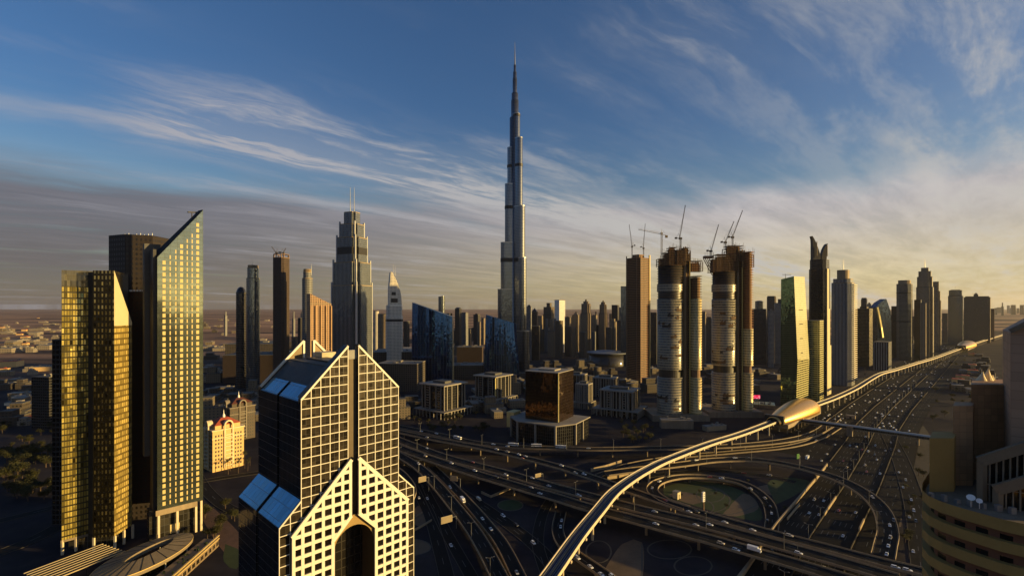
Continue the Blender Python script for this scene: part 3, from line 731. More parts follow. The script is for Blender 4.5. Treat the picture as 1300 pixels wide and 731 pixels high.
        b.bar((mt(-4.4), -1.99, 79.9), (mt(20.8), -1.99, 105.1), .8, 1.5); b.bar((mt(12.4), -1.985, 73.1), (mt(20.6), -1.985, 81.3), .82, 1.5)
        b.build('cream_lattice', stone, root)
        cells = []
        for k in range(6):
            tm = -4.4 + 4.2 * (k + .5)
            for i in range(len(zs) - 1):
                z = (zs[i] + zs[i + 1]) / 2
                if zlo(tm) + 1.5 < z < zhi(tm) - 2.2: cells.append((mt(tm), z))
        cells.sort(key=lambda c: -c[1])
        def mk(b, t, z): b.box(t - 1.48, -1.75, z - 1.36, t + 1.48, -1.555, z + 1.36)
        windows_as_parts(root, cells, mk, glass('lattice_window', (.05, .042, .034), .08, .8, .03, 6, 8, .5, 0), most=50)
gabled_tower()

# ------------------------------------------------------------------ the hotel group at the left
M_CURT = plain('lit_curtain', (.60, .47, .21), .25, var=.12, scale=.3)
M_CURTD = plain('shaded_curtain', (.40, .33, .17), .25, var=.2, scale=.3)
M_BLACK = plain('shade_black', (.008, .008, .008), .9, spec=.1)
def hotel_left():
    ang = math.atan2(.716, .699)
    # slanted slab
    mir_ = facade('slab_mirror', (.12, .125, .085), (.34, .40, .33), 4.1, 2.9, .97, .95, .15, .7, .07, .92, .006, .12, wav=.01)
    root = thing('hotel_tower', 'slab hotel tower with steeply slanted roof and yellow lit window columns', 'skyscraper', (-256.0, 361, 0), ang)
    w, dp, zb = 29.0, 13.0, 23.0; zt = lambda t: 206 + 38 * t / w
    b = MB(); b.prism([(0, 0), (w, 0), (w, dp), (0, dp)], zb, [zt(0), zt(w), zt(w), zt(0)], bottom=True); b.build('mirror_wall', mir_, root)
    b = MB(); b.prism([(0, .8), (w, .8), (w, dp), (0, dp)], [zt(0) + .05, zt(w) + .05, zt(w) + .05, zt(0) + .05], [zt(0) + .6, zt(w) + .6, zt(w) + 1.5, zt(0) + 3.2], bottom=True); b.build('slanted_roof', plain('matt_black_roof', (.02, .02, .02), .95), root)
    b = MB(); b.prism([(-2.0, 3), (-.02, 3), (-.02, dp), (-2.0, dp)], zb, 212); b.build('edge_core', M_DARK, root)
    b = MB(); b.prism([(-5, 16), (5, 16), (5, 22), (-5, 22)], 60, 217); b.build('lift_core', plain('grey_core', (.075, .072, .066), .6, var=.15), root)
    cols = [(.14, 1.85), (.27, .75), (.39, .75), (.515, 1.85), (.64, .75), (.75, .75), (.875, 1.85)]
    ch = 4.27; cells = []
    for fr_, ww in cols:
        t = fr_ * w; z = zb + 3
        while z < zt(t) - 8: cells.append((t, ww, z)); z += ch
    cells.sort(key=lambda c: c[2])
    def mk(b, t, ww, z): b.box(t - ww / 2, -.14, z, t + ww / 2, .02, z + 2.75)
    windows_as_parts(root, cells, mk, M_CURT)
    b = MB()
    for t in (1.0, 12.5, 24.5, 28.0): b.box(t - .7, .3, 0, t + .7, 1.7, zb)
    for t in (1.0, 12.5, 24.5): b.box(t - .5, 9, 0, t + .5, 10, zb)
    b.build('column', plain('pale_column', (.62, .52, .36), .5, var=.1), root)
    b = MB(); b.prism([(-4, 4), (w - 4, 4), (w - 4, dp), (-4, dp)], 0, zb); b.build('lobby_glazing', glass('lobby_glass', (.10, .09, .07), .1, .7, .02, 3, 5, .6, .08), root)
    b = MB(); b.box(-1, -.5, zb - 3.4, w * .86, .0, zb + .5); b.build('soffit_band', M_CONC, root)
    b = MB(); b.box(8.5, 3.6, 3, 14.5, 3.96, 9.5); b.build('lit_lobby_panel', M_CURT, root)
    b = MB(); x, y, z = w - 6.5, 4, zt(w - 6.5) + 1.5; b.tube((x, y, z), (x, y, z + 4.5), .35, .35, 6); b.bar((x - 3, y - 1.5, z + 4.6), (x + 3.4, y + 1.5, z + 5.6), .8, .9); b.build('cleaning_cradle', M_DARK, root)

    # gold tower in front of it
    root = thing('hotel_tower', 'gold shimmering hotel tower with wedge shaped lit side, leftmost in front', 'skyscraper', (-290, 350, 0), 0)
    O = Vector((-290, 350, 0))
    gm = facade('gold_reflection_panes', (.045, .038, .018), (.42, .33, .085), 1.45, 4.1, .74, .74, .3, .5, .14, .5, .10, 1.0, wav=.16, vrun=5)  # gold pane runs paint in tall reflections of a sunlit building
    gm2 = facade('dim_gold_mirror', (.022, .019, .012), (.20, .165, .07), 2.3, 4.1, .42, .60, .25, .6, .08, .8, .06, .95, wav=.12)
    top, zs = 195.6, 10.0
    a0 = Vector((-309.4, 343.5)); a1 = Vector((xat(112, 354), 354)); c0 = Vector((xat(118, 347.5), 347.5)); c1 = Vector((-278.4, 350)); e = Vector((-279.6, 368))
    L = lambda p: (p[0] - O.x, p[1] - O.y)
    back = Vector((-325, 372))
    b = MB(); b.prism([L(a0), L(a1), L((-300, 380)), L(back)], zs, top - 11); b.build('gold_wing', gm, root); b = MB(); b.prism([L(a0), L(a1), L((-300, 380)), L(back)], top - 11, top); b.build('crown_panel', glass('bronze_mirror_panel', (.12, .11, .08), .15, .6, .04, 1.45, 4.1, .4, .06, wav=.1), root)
    b = MB(); b.prism([L(a1), L(Vector((c0.x + .6, c0.y + 4))), L((-290, 378)), L((-304, 378))], zs, top - 1.0); b.build('recess', M_DARK, root)
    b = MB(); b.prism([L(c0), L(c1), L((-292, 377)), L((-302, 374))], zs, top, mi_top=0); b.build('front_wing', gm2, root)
    b = MB(); b.prism([L(c1 + Vector((.03, .03))), L(e), L((-291.8, 376.9))], 157, [top + .2, 159, 166]); b.build('wedge_top', plain('pale_gold_panel', (.66, .58, .36), .3, .2, var=.05, scale=.1), root)
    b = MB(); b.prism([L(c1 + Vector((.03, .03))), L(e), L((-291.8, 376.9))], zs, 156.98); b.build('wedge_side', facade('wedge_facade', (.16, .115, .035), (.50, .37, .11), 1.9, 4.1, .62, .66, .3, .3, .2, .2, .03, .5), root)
    b = MB()
    for p in (a0, (a0 + a1) / 2, c0, c1, (c1 + e) / 2, e):
        q = L(p); b.box(q[0] - .6, q[1] + .1, 0, q[0] + .6, q[1] + 1.3, zs)
    b.build('column', MATS['pale_column'], root)
    b = MB(); b.prism([L((-312, 352)), L((-284, 356)), L((-290, 376)), L((-322, 374))], 0, zs); b.build('lobby_glazing', MATS['lobby_glass'], root)
    b = MB(); b.prism([L(a0 + Vector((-.3, -.3))), L(a1 + Vector((.2, -.3))), L((-301, 379)), L(back)], zs - 1.5, zs - .05, bottom=True); b.build('soffit_band', M_CONCD, root)

    # dark stepped block behind
    gran = facade('brown_granite', (.020, .013, .009), (.010, .008, .007), 3.0, 3.9, .45, .5, .7, 0, .3, 0, .01, .5)
    gran2 = facade('red_brown_granite', (.036, .016, .010), (.012, .008, .006), 3.0, 3.9, .4, .5, .7, 0, .3, 0, .01, .5)
    Y = 405; root = thing('hotel_tower', 'plain dark brown stepped tower standing between the gold and the slanted tower', 'skyscraper', (xat(168, Y), Y, 0), 0)
    X0 = xat(168, Y)
    pl = [(xat(138, Y) - X0, 0), (xat(159, Y - 8) - X0, -8), (xat(194, Y) - X0, 0), (xat(194, Y) - X0, 25), (xat(138, Y) - X0, 25)]
    b = MB(); b.prism(pl, 0, zat(299, Y)); b.build('upper_block', gran, root)
    pl2 = [(xat(140, 385) - X0, -22), (xat(171, 384) - X0, -23), (xat(198, 386) - X0, -20), (xat(198, 396) - X0, -10), (xat(140, 394) - X0, -9)]
    b = MB(); b.prism(pl2, 20, zat(370, 385)); b.build('lower_block', gran2, root)
    b = MB()
    for k in range(9): b.tube((xat(150 + 5 * k, Y) - X0, 3, zat(299, Y)), (xat(150 + 5 * k, Y) - X0, 3, zat(299, Y) + 1.3 + .5 * (k % 3)), .25, .2, 5)
    for k in range(8): b.box(xat(164 + 4 * k, 386) - X0, -19, zat(370, 385), xat(166 + 4 * k, 386) - X0, -18, zat(370, 385) + 1.3)
    b.build('roof_plant', M_WHITE, root)

    # entrance canopy, terrace, pergola
    root = thing('entrance_canopy', 'oval ribbed canopy roof with a dark leaf shaped opening below the hotel towers', 'canopy', (-239, 326, 0), R(-12))
    b = MB(); n = 48; out = ellipse(0, 0, 17.5, 33, n); inn = ellipse(-.5, 4, 5.2, 17, n)
    for i in range(n):
        j = (i + 1) % n
        b.face([(*inn[i], 10.2), (*out[i], 8.6), (*out[j], 8.6), (*inn[j], 10.2)], smooth=True); b.face([(*out[i], 8.6), (*out[i], 6.2), (*out[j], 6.2), (*out[j], 8.6)][::-1]); b.face([(*inn[i], 10.2), (*inn[j], 10.2), (*inn[j], 7), (*inn[i], 7)][::-1])
    b.build('ring_roof', plain('canopy_roof', (.20, .155, .10), .7, var=.15, scale=.2), root)
    b = MB(); 
    for i in range(0, n, 2): b.bar((*inn[i], 10.3), (out[i][0] * .995, out[i][1] * .995, 8.75), .25, .18)
    b.build('roof_rib', M_DARK, root)
    b = MB()
    for i in range(0, n, 1):
        if -.9 < math.cos(2 * math.pi * i / n - 5.0) : 
            p = out[i]; q = out[(i + 1) % n]; b.bar((p[0] * 1.004, p[1] * 1.004, 8.45), (q[0] * 1.004, q[1] * 1.004, 8.45), .3, .45)
    b.build('rim_band', plain('gold_rim', (.66, .47, .18), .4, .3, var=.1), root)
    b = MB(); b.prism(ellipse(-.5, 4, 12, 26, 32), 0, .5); b.build('shade_floor', M_BLACK, root)  # black sheet stands for the shade seen through the canopy opening
    b = MB()
    for i in range(0, n, 6): b.tube((out[i][0] * .9, out[i][1] * .9, 0), (out[i][0] * .9, out[i][1] * .9, 8.0), .4, .4, 8)
    b.build('column', MATS['pale_column'], root)
    root = thing('terrace', 'stepped terrace with two golden railings right of the oval canopy', 'terrace', (-212, 328, 0), R(4))
    b = MB(); b.prism([(-9, -32), (5, -32), (5, 28), (-6, 30)], 0, 5.0); b.build('podium', facade('terrace_wall', (.20, .14, .08), (.03, .025, .02), 5, 5, .7, .55, .8, 0, .2, .3), root)
    for h in (5.2, 7.2):
        b = MB(); b.box(4.3, -32, h, 5.4, 28.5, h + .75); b.build('golden_rail', MATS['gold_rim'], root)
    b = MB()
    for k in range(11): b.box(4.5, -31 + 5.8 * k, 0, 5.0, -30.5 + 5.8 * k, 7.2)
    b.build('rail_post', M_CONCD, root)
    b = MB(); rr = random.Random(4)
    for k in range(26):
        x, y = rr.uniform(-6, 3), rr.uniform(-30, 27); b.prism(ellipse(x, y, .7, .7, 6), 5, 5.5 + rr.random())
    tag(b.build('planting', M_GRASS, root), kind='stuff')
    root = thing('pergola', 'slatted pergola roof at the bottom edge left of the oval canopy', 'pergola', (-278, 318, 0), R(-24))
    b = MB()
    for k in range(8): b.box(-13 + 3.6 * k, -20, 7.6, -12.3 + 3.6 * k, 22, 8.2)
    b.build('slat', plain('pergola_slat', (.40, .31, .17), .6, var=.1), root)
    b = MB()
    for y in (-18, 0, 20): b.box(-14, y - .3, 7.0, 14, y + .3, 7.58)
    for x in (-13, 13):
        for y in (-18, 0, 20): b.tube((x, y, 0), (x, y, 7.0), .3, .3, 6)
    b.build('beam_frame', M_DARK, root)
hotel_left()

# ------------------------------------------------------------------ the stone hotel close on the right
def hotel_right():
    tan = plain('sandstone_cladding', (.20, .15, .095), .8, var=.15, scale=.3)
    ol = plain('olive_render', (.36, .22, .062), .8, var=.12, scale=.15)
    til = facade('tiled_stone', (.34, .19, .09), (.50, .28, .135), 1.6, 1.6, .95, .95, .7, 0, .65, 0, 0, .12)
    root = thing('hotel_building', 'near stone hotel with ochre balcony bands and a rooftop terrace, right edge', 'hotel', (100, 110, 0), 0)
    O = Vector((100, 110))
    fr_pts = [(110, 130), (95.2, 116), (91.4, 111.5), (89.8, 107.8), (89.9, 104.6), (91.0, 101.4), (94, 96), (104, 86), (125, 66), (170, 95), (140, 125)]
    C = [(x - O.x, y - O.y) for x, y in fr_pts]
    inset = lambda k: [(x + (-x * 0 + 25 - x) * k, y + (-5 - y) * k) for x, y in C]
    z = 129.4
    b = MB(); b.prism(inset(.045), 0, z - 2.3, top=False); b.build('wall', facade('hotel_wall', (.16, .062, .03), (.012, .011, .011), 3.6, 4.25, .52, .72, .7, 0, .25, .3, .01, .5, off=(.1, .18)), root)
    for k in range(9):
        zz = z - 4.25 * k
        b = MB(); b.prism(C, zz - 2.0 if k else zz - 2.3, zz, top=k > 0, bottom=True)
        if k: b.build('balcony_band', ol, root)
        else:
            b.build('parapet', ol, root)
            b = MB(); b.prism(inset(.025), zz - 1.2, zz - 1.05); b.build('terrace_floor', M_CONCD, root)
    b = MB(); rr = random.Random(3)
    for k in range(7):
        x, y = -9.0 + k * 1.6, -1.5 - k * 1.3; b.box(x, y, z - 1.05, x + rr.uniform(.5, 1.1), y + .8, z + rr.uniform(-.2, .7))
    b.build('roof_plant', M_STEEL, root)
    b = MB(); b.tube((-4.2, -5.6, z - 1.05), (-4.2, -5.6, z + .9), .06, .06, 6); b.tube((-4.2, -5.6, z + .6), (-4.5, -5.9, z + 1.1), .1, .75, 12); b.tube((-3.2, -6.4, z - 1.05), (-3.2, -6.4, z + .5), .06, .06, 6); b.tube((-3.2, -6.4, z + .3), (-3.5, -6.7, z + .7), .1, .55, 12); b.build('satellite_dish', M_WHITE, root)
    def blk(name, x0, x1, Y, ytop, depth, mat, zb=127.5):
        X0, X1 = xat(x0, Y) - O.x, xat(x1, Y) - O.x; yy = Y - O.y
        b = MB(); b.prism([(X0, yy), (X1, yy), (X1 + depth * 1.0, yy + depth), (X0 + depth * .95, yy + depth)], zb, zat(ytop, Y)); return b.build(name, mat, root)
    blk('rooftop_block', 1180, 1211, 113, 556, 6, ol)
    b1 = blk('rooftop_block', 1210, 1235, 117, 515, 5, til); b2 = blk('rooftop_block', 1233, 1290, 121, 488, 9, til)
    # tall flank with sloping top at the picture's edge
    Y = 109; x = xat(1283, Y) - O.x; y = Y - O.y
    b = MB(); b.prism([(x, y), (x + 12, y - 9), (x + 26, y + 8), (x + 12, y + 14)], 120, [zat(422, Y), zat(422, Y) + 11, zat(422, Y) + 11, zat(422, Y)]); b.build('tall_flank', facade('flank_stone', (.30, .18, .11), (.40, .25, .155), 2.4, 2.0, .94, .93, .75, 0, .7, 0, 0, .12), root)
    b = MB(); b.bar((x - .4, y - .35, zat(420, Y)), (x + 12.2, y - 9.6, zat(420, Y) + 11.2), 1.5, .9); b.build('sloping_coping', tan, root)
    b = MB()
    for k in range(3): b.box(x + 3.4 + 2.2 * k, y - 3.4 - 1.65 * k, zat(495, Y), x + 4.4 + 2.2 * k, y - 2.2 - 1.65 * k, zat(468, Y))
    b.build('flank_window', M_DARK, root)
    # two stepped slanted frames with slim vertical fins and dark glass
    for i, (xa, ya, xb, yb, Y0, dz) in enumerate(((1243, 582, 1300, 538, 108, 0), (1263, 618, 1300, 592, 104.5, 0))):
        p = Vector((xat(xa, Y0), Y0)); dirv = Vector((.78, -.62)); Lh = 15
        def at(s): q = p + dirv * s; return (q.x - O.x, q.y - O.y)
        z0 = zat(ya, Y0); sl = .62
        b = MB(); a0, a1 = at(0), at(Lh)
        b.bar((*a0, z0 - .6), (*a1, z0 - .6 + sl * Lh), 1.4, 2.0); b.bar((*at(.45), z0 - .4), (*at(.45), 127.4), 1.4, 1.0); b.build('slanted_frame', tan, root)
        b = MB()
        for k in range(1, 12):
            s_ = .6 + 1.05 * k; q = at(s_); b.box(q[0] - .11, q[1] - .11, 127.4, q[0] + .11, q[1] + .11, z0 + sl * s_ - 1.2)
        b.bar((*at(.6), 132.2), (*at(Lh), 132.2), .15, .12)
        b.build('vertical_fin', plain('pale_fin', (.26, .21, .15), .6), root)
        b = MB(); s0 = .9; q0, q1 = at(s0), at(Lh); nx, ny = .62 * .8, .78 * .8
        b.prism([(q0[0] + nx, q0[1] + ny), (q1[0] + nx, q1[1] + ny), (q1[0] + nx * 2, q1[1] + ny * 2), (q0[0] + nx * 2, q0[1] + ny * 2)], 127.4, [z0 + sl * s0, z0 + sl * Lh, z0 + sl * Lh, z0 + sl * s0]); b.build('dark_glazing', glass('hotel_dark_glass', (.03, .03, .03), .1, .7, .02, 1.05, 3, .5, 0), root)
    # white tent canopy further along the roof
    root = thing('tent_canopy', 'white tensile tent canopy with curved peaks on the hotel roof', 'tent', (xat(1252, 128), 128, zat(489, 128)), 0)
    b = MB(); N, K = 10, 14
    for j, (cx, hgt, wd) in enumerate(((-1.3, 3.6, 1.9), (.6, 4.4, 2.0), (2.2, 2.6, 1.5))):
        for i in range(N):
            for k in range(K):
                def q(i, k):
                    t = i / N; r = wd * (1 - t) ** 1.25 + .06; a = 2 * math.pi * k / K; return (cx + r * math.cos(a) + .5 * t * t, j * .5 + r * math.sin(a), hgt * t)
                b.face([q(i, k), q(i, k + 1), q(i + 1, k + 1), q(i + 1, k)], smooth=True)
        b2 = b
    b.build('membrane', plain('tent_fabric', (.75, .62, .36), .6, var=.05), root)
    b = MB()
    for cx, hgt in ((-.8, 3.6), (1.1, 4.4), (2.7, 2.6)): b.tube((cx, .4, 0), (cx, .4, hgt + .5), .07, .05, 6)
    b.build('mast', M_STEEL, root)
hotel_right()
# ------------------------------------------------------------------ towers further off
def fit(px0, px1, Y, poly, rot):
    """scale and place a unit outline so that its silhouette spans px0..px1 at depth Y"""
    c, s_ = math.cos(rot), math.sin(rot); q = [(x * c - y * s_, x * s_ + y * c) for x, y in poly]
    xc, k = xat((px0 + px1) / 2, Y), wpx(px1 - px0, Y)
    for _ in range(12):
        pr = [CX + F * (xc + x * k) / (Y + y * k) for x, y in q]; a, b = min(pr), max(pr)
        k *= (px1 - px0) / (b - a); xc += ((px0 + px1) / 2 - (a + b) / 2) * Y / F
    return xc, k
def shape(kind, ratio):
    if kind == 'box': return rect(0, 0, 1, ratio)
    if kind == 'round': return ellipse(0, 0, .5, .5 * ratio, 28)
    if kind == 'chamfer':
        a, b, c = .5, .5 * ratio, .14; return [(-a + c, -b), (a - c, -b), (a, -b + c), (a, b - c), (a - c, b), (-a + c, b), (-a, b - c), (-a, -b + c)]
    if kind == 'cross':
        a, b, c = .5, .5 * ratio, .17; return [(-a + c, -b), (a - c, -b), (a - c, -b + c), (a, -b + c), (a, b - c), (a - c, b - c), (a - c, b), (-a + c, b), (-a + c, b - c), (-a, b - c), (-a, -b + c), (-a + c, -b + c)]
def scl(P, k, kx=None): return [(x * k, y * k) for x, y in P]
def tower(label, px0, px1, yt, Y, mat, kind='box', ratio=.8, rot=0.0, tiers=None, crown=None, masts=(), bands=(), name='residential_tower', group=None, roof=None, fin=None, cat='tower', zb=0.0, podium=None):
    P = shape(kind, ratio); xc, k = fit(px0, px1, Y, P, rot); P = scl(P, k)
    root = thing(name, label, cat, (xc, Y, 0), rot, group); tiers = tiers or [(1, yt)]
    z0 = zb
    for kk, y in tiers:
        z1 = zat(y, Y); b = MB(); b.prism(scl(P, kk), z0, z1, smooth=False); b.build('shaft', mat, root)
        b = MB(); b.prism(scl(P, kk * 1.006), z1 - .02, z1 + 1.4, top=True, bottom=True); b.build('parapet', roof or M_ROOF, root); z0 = z1 - 3; kt = kk
    zt = zat(yt, Y)
    if fin:
        b = MB()
        for x, y in P[:]: b.box(x * 1.0 - fin, y * 1.0 - fin, zb, x + fin, y + fin, zat(tiers[0][1], Y) + 2)
        b.build('corner_fin', roof or M_CONC, root)
    for ya, yb in bands:
        b = MB(); za, zb_ = zat(yb, Y), zat(ya, Y); kk = next((q for q, y in tiers if zat(y, Y) >= zb_ - 1), kt); b.prism(scl(P, kk * 1.012), za, zb_, top=True, bottom=True); b.build('mechanical_band', M_DARK, root)
    if crown:
        ct, yc, kc = crown; zc = zat(yc, Y); b = MB(); Q = scl(P, kc * kt)
        if ct == 'plant': b.prism(Q, zt, zc); b.build('roof_plant', roof or mat, root)
        elif ct == 'peak':
            n = len(Q); b.prism(Q, zt, zc, top_poly=scl(Q, .06)); b.build('pointed_roof', roof or mat, root)
        elif ct == 'slant':
            xs = [q[0] for q in Q]; x0, x1 = min(xs), max(xs); b.prism(Q, zt - .5, [zt + (zc - zt) * (q[0] - x0) / (x1 - x0) for q in Q]); b.build('slanted_crown', mat, root)
        elif ct == 'slantl':
            xs = [q[0] for q in Q]; x0, x1 = min(xs), max(xs); b.prism(Q, zt - .5, [zt + (zc - zt) * (x1 - q[0]) / (x1 - x0) for q in Q]); b.build('slanted_crown', mat, root)
        elif ct == 'dome':
            n = 6
            for i in range(n):
                a, c = math.pi / 2 * i / n, math.pi / 2 * (i + 1) / n
                b.prism(scl(Q, math.cos(a)), zt + (zc - zt) * math.sin(a), zt + (zc - zt) * math.sin(c), top_poly=scl(Q, max(.03, math.cos(c))), smooth=True)
            b.build('dome', roof or mat, root)
        elif ct == 'frame':
            for x, y in Q: b.box(x - .8, y - .8, zt, x + .8, y + .8, zc)
            n = len(Q)
            for i in range(n): b.bar((*Q[i], zc), (*Q[(i + 1) % n], zc), 1.2, 1.2)
            b.build('roof_frame', roof or M_CONC, root)
    for dx, y0, y1, r in masts:
        b = MB(); b.tube((wpx(dx, Y), 0, zat(y0, Y)), (wpx(dx, Y), 0, zat(y1, Y)), r, r * .35, 6); b.build('mast', M_STEEL, root)
    if podium:
        k2, h = podium; b = MB(); b.prism(scl(rect(0, 0, k, k * max(ratio, .7)), k2), 0, h); b.build('podium', M_ROOFP, root)
    return root
GRID = math.atan2(.716, .699)

# facades
f_res = facade('sand_apartment_facade', (.26, .20, .13), (.05, .05, .055), 3.4, 3.4, .55, .55, .8, 0, .12, .5, .02)
f_resd = facade('dun_apartment_facade', (.15, .115, .08), (.035, .035, .04), 3.2, 3.4, .5, .6, .8, 0, .12, .5, .02)
f_grey = facade('grey_tower_facade', (.20, .20, .20), (.06, .065, .075), 2.8, 3.6, .6, .6, .6, .1, .1, .7, .02)
f_dark = facade('dark_tower_facade', (.06, .055, .05), (.04, .042, .05), 2.6, 3.6, .7, .65, .5, .2, .08, .8, .02)
f_blue = glass('blue_glass_facade', (.10, .15, .22), .08, .9, .015, 1.6, 3.8, .4, .12, linecol=(.06, .07, .09))
f_bluegrey = glass('blue_grey_glass', (.16, .19, .22), .10, .85, .015, 1.6, 3.8, .35, .16, linecol=(.10, .11, .12))
f_green = glass('green_glass_facade', (.10, .16, .10), .07, .9, .012, 1.8, 3.8, .35, .14, linecol=(.09, .10, .06))
f_white = facade('white_tower_facade', (.55, .50, .42), (.06, .065, .07), 3.0, 3.4, .5, .55, .6, 0, .1, .6, .02)
f_brown = facade('brown_hotel_facade', (.36, .22, .12), (.045, .03, .02), 3.6, 3.6, .5, .55, .7, 0, .2, .4, .02)

def spire_tower():
    Y = 1247.0; X0 = xat(653.6, Y); root = thing('supertall_tower', 'immensely tall silver stepped tower tapering to a needle spire, tallest in the picture', 'skyscraper', (X0, Y, 0))
    g = facade('silver_fin_facade', (.17, .175, .185), (.13, .16, .20), 1.7, 3.7, .62, .80, .28, .75, .10, .9, .02, .2)
    steel = plain('brushed_steel', (.36, .35, .33), .3, .8, var=.1, scale=.05)
    m = 1.964
    def z(y): return zat(y, Y)
    def stadium(L, r, a, n=12):
        P = [(0, -r)] + [(L + r * math.sin(math.pi * k / n), -r * math.cos(math.pi * k / n)) for k in range(n + 1)] + [(0, r)]
        c, s_ = math.cos(a), math.sin(a); return [(x * c - y * s_, x * s_ + y * c) for x, y in P]
    wings = [(R(188), [(43, 368), (35.5, 309), (25, 235), (19, 189), (13, 167)], 1.0),
             (R(312), [(36, 420), (29, 329), (25.5, 264), (19.5, 178), (13, 147)], .68),
             (R(72), [(44, 345), (36, 285), (28, 211), (20, 155)], .9)]
    for a, steps, cs in wings:
        z0 = 0.0
        for ext, y in steps:
            r = 10.5 if ext > 20 else 8.5; L = max(1.0, (ext - r) / cs)
            b = MB(); b.prism(stadium(L, r, a), z0, z(y)); w = b.build('wing_tier', g, root)
            b = MB(); b.prism(stadium(L + .15, r + .2, a), z(y) - .05, z(y) + 2.2, bottom=True); b.build('tier_cap', steel, w)
            z0 = max(0, z(y) - 2)
    for y0, y1, ks in ((328, 333, 2), (262, 266, 2), (210, 213.5, 3), (146.5, 149.5, 3)):
        for wi, (a, steps, cs) in enumerate(wings):
            ext = next((e for e, y in steps if z(y) >= z(y0) - 1), None)
            if ext is None: continue
            r = 10.5 if ext > 20 else 8.5; b = MB(); b.prism(stadium(max(1, (ext - r) / cs) + .35, r + .4, a), z(y1), z(y0), bottom=True); b.build('mechanical_band', M_DARK, root)
    zz = 0.0
    for r, y in ((13.0, 150), (9.5, 128), (8.2, 119), (5.6, 100), (4.6, 92), (3.0, 83)):
        b = MB(); b.prism(ellipse(0, 0, r, r, 20), zz, z(y), smooth=True); b.build('core_tier', g, root); zz = z(y) - 2
    b = MB(); b.tube((0, 0, z(84)), (0, 0, z(68)), 2.0, 1.1, 8); b.tube((0, 0, z(68)), (0, 0, z(54)), 1.0, .35, 8); b.build('spire', steel, root)
    b = MB(); b.prism(ellipse(0, 0, 75, 70, 24), 0, 14); b.build('podium', f_resd, root)
spire_tower()

def stepped_hotel():
    Y = 900.0
    g = facade('pale_fin_facade', (.30, .32, .34), (.07, .085, .10), 2.8, 3.5, .74, .94, .4, .25, .08, .85, .015, .35)
    root = tower('wide stepped grey tower with two thin masts behind the gabled tower', 421, 472.5, 271, Y, g, 'cross', .85, R(-20), [(1, 363.5), (.92, 335), (.75, 303.5), (.60, 286.5), (.40, 271)], None,
          [(-2.6, 271, 238, .8), (3.4, 275, 238, .8)], [(315, 324)], 'skyscraper', cat='skyscraper', roof=M_CONC)
    b = MB(); xs = wpx(51, Y) / 2
    for k, y in ((1, 362), (.92, 334), (.75, 303), (.6, 286)):
        for sx in (-.5, .5):
            for sy in (-.42, .42): b.box(sx * xs * k * 1.45 - 1.2, sy * xs * k * 1.45 - 1.2, 0 if k == 1 else zat(y, Y) - 60, sx * xs * k * 1.45 + 1.2, sy * xs * k * 1.45 + 1.2, zat(y, Y) + 5)
    b.build('corner_pier', plain('pale_pier', (.44, .44, .43), .5, var=.1), root)
stepped_hotel()

def curved_crown_hotel():
    Y = 1250.0; f_whi = facade('white_hotel_facade', (.72, .66, .55), (.06, .06, .06), 3.4, 3.6, .42, .5, .55, 0, .1, .5, .02)
    root = tower('slim white tower with a half rounded crown and two short masts', 489.5, 511.5, 412, Y, f_whi, 'chamfer', .8, R(24), [(1, 402), (.93, 388)], None, [(-1.2, 352, 336, .6), (1.2, 350, 337, .6)], [(405, 408)], 'skyscraper', cat='skyscraper', roof=M_WHITE)
    w = wpx(17, Y); z0 = zat(388, Y); b = MB(); n = 10; zt = zat(345.5, Y)
    P = [(-w * .42, z0)] + [(w * .5 - (w * .72) * (k / n) ** 2.2, z0 + (zt - z0) * (k / n)) for k in range(n + 1)] + [(-w * .30, zt), (-w * .42, z0 + (zt - z0) * .5)]
    b.face([(x, -w * .3, z) for x, z in P]); b.face([(x, w * .3, z) for x, z in reversed(P)])
    for i in range(len(P)):
        (a, c), (d, e) = P[i], P[(i + 1) % len(P)]; b.face([(d, -w * .3, e), (a, -w * .3, c), (a, w * .3, c), (d, w * .3, e)])
    b.build('rounded_crown', f_whi, root)
    b = MB(); b.box(-w * .3, -w * .33, z0 + 8, w * .2, -w * .305, z0 + 18); b.box(-w * .25, -w * .33, z0 + 26, w * .05, -w * .305, z0 + 34); b.build('crown_opening', M_DARK, root)
curved_crown_hotel()

def brown_hotel():
    Y = 800.0
    root = tower('broad brown hotel block with a sloping top beside the stepped grey tower', 389, 420.5, 386, Y, f_brown, 'box', .5, R(42), [(1, 386)], ('slantl', 373, 1.0), (), (), 'hotel_building', cat='hotel', roof=M_CONC)
    b = MB(); k = wpx(26, Y)
    for i in range(5): b.box(-k * .5 + i * k * .25 - .8, -k * .32, 0, -k * .5 + i * k * .25 + .8, -k * .24, zat(388, Y))
    b.build('facade_pier', plain('brown_pier', (.42, .26, .13), .7), root)
brown_hotel()
f_pend = facade('pale_end_wall', (.55, .48, .38), (.08, .08, .08), 3, 3.6, .4, .5, .6, 0, .1, .5)
tower('pale slim tower rising behind the brown hotel block', 383.5, 397, 349, 1000, f_grey, 'round', 1, 0, [(1, 354), (.8, 346)], ('frame', 342, .8), [(5, 349, 335, .4)], [], 'residential_tower', roof=M_CONC)
tower('dark round topped tower, leftmost of the trio on the desert edge', 299.5, 312.5, 372, 1060, f_dark, 'round', 1, 0, None, ('dome', 364, .95), [], [], 'residential_tower')
tower('grey cylindrical tower with a bright unfinished top at the desert edge', 312.5, 330, 354, 1040, f_bluegrey, 'round', 1, 0, [(1, 354), (.86, 341)], ('frame', 337, .8), [(-1, 345, 328, .4)], [(353, 356)], 'residential_tower', roof=M_CONC)
f_rust = facade('raw_brown_floors', (.07, .042, .027), (.02, .016, .014), 4.0, 3.6, .7, .6, .85, 0, .5, 0, .01)
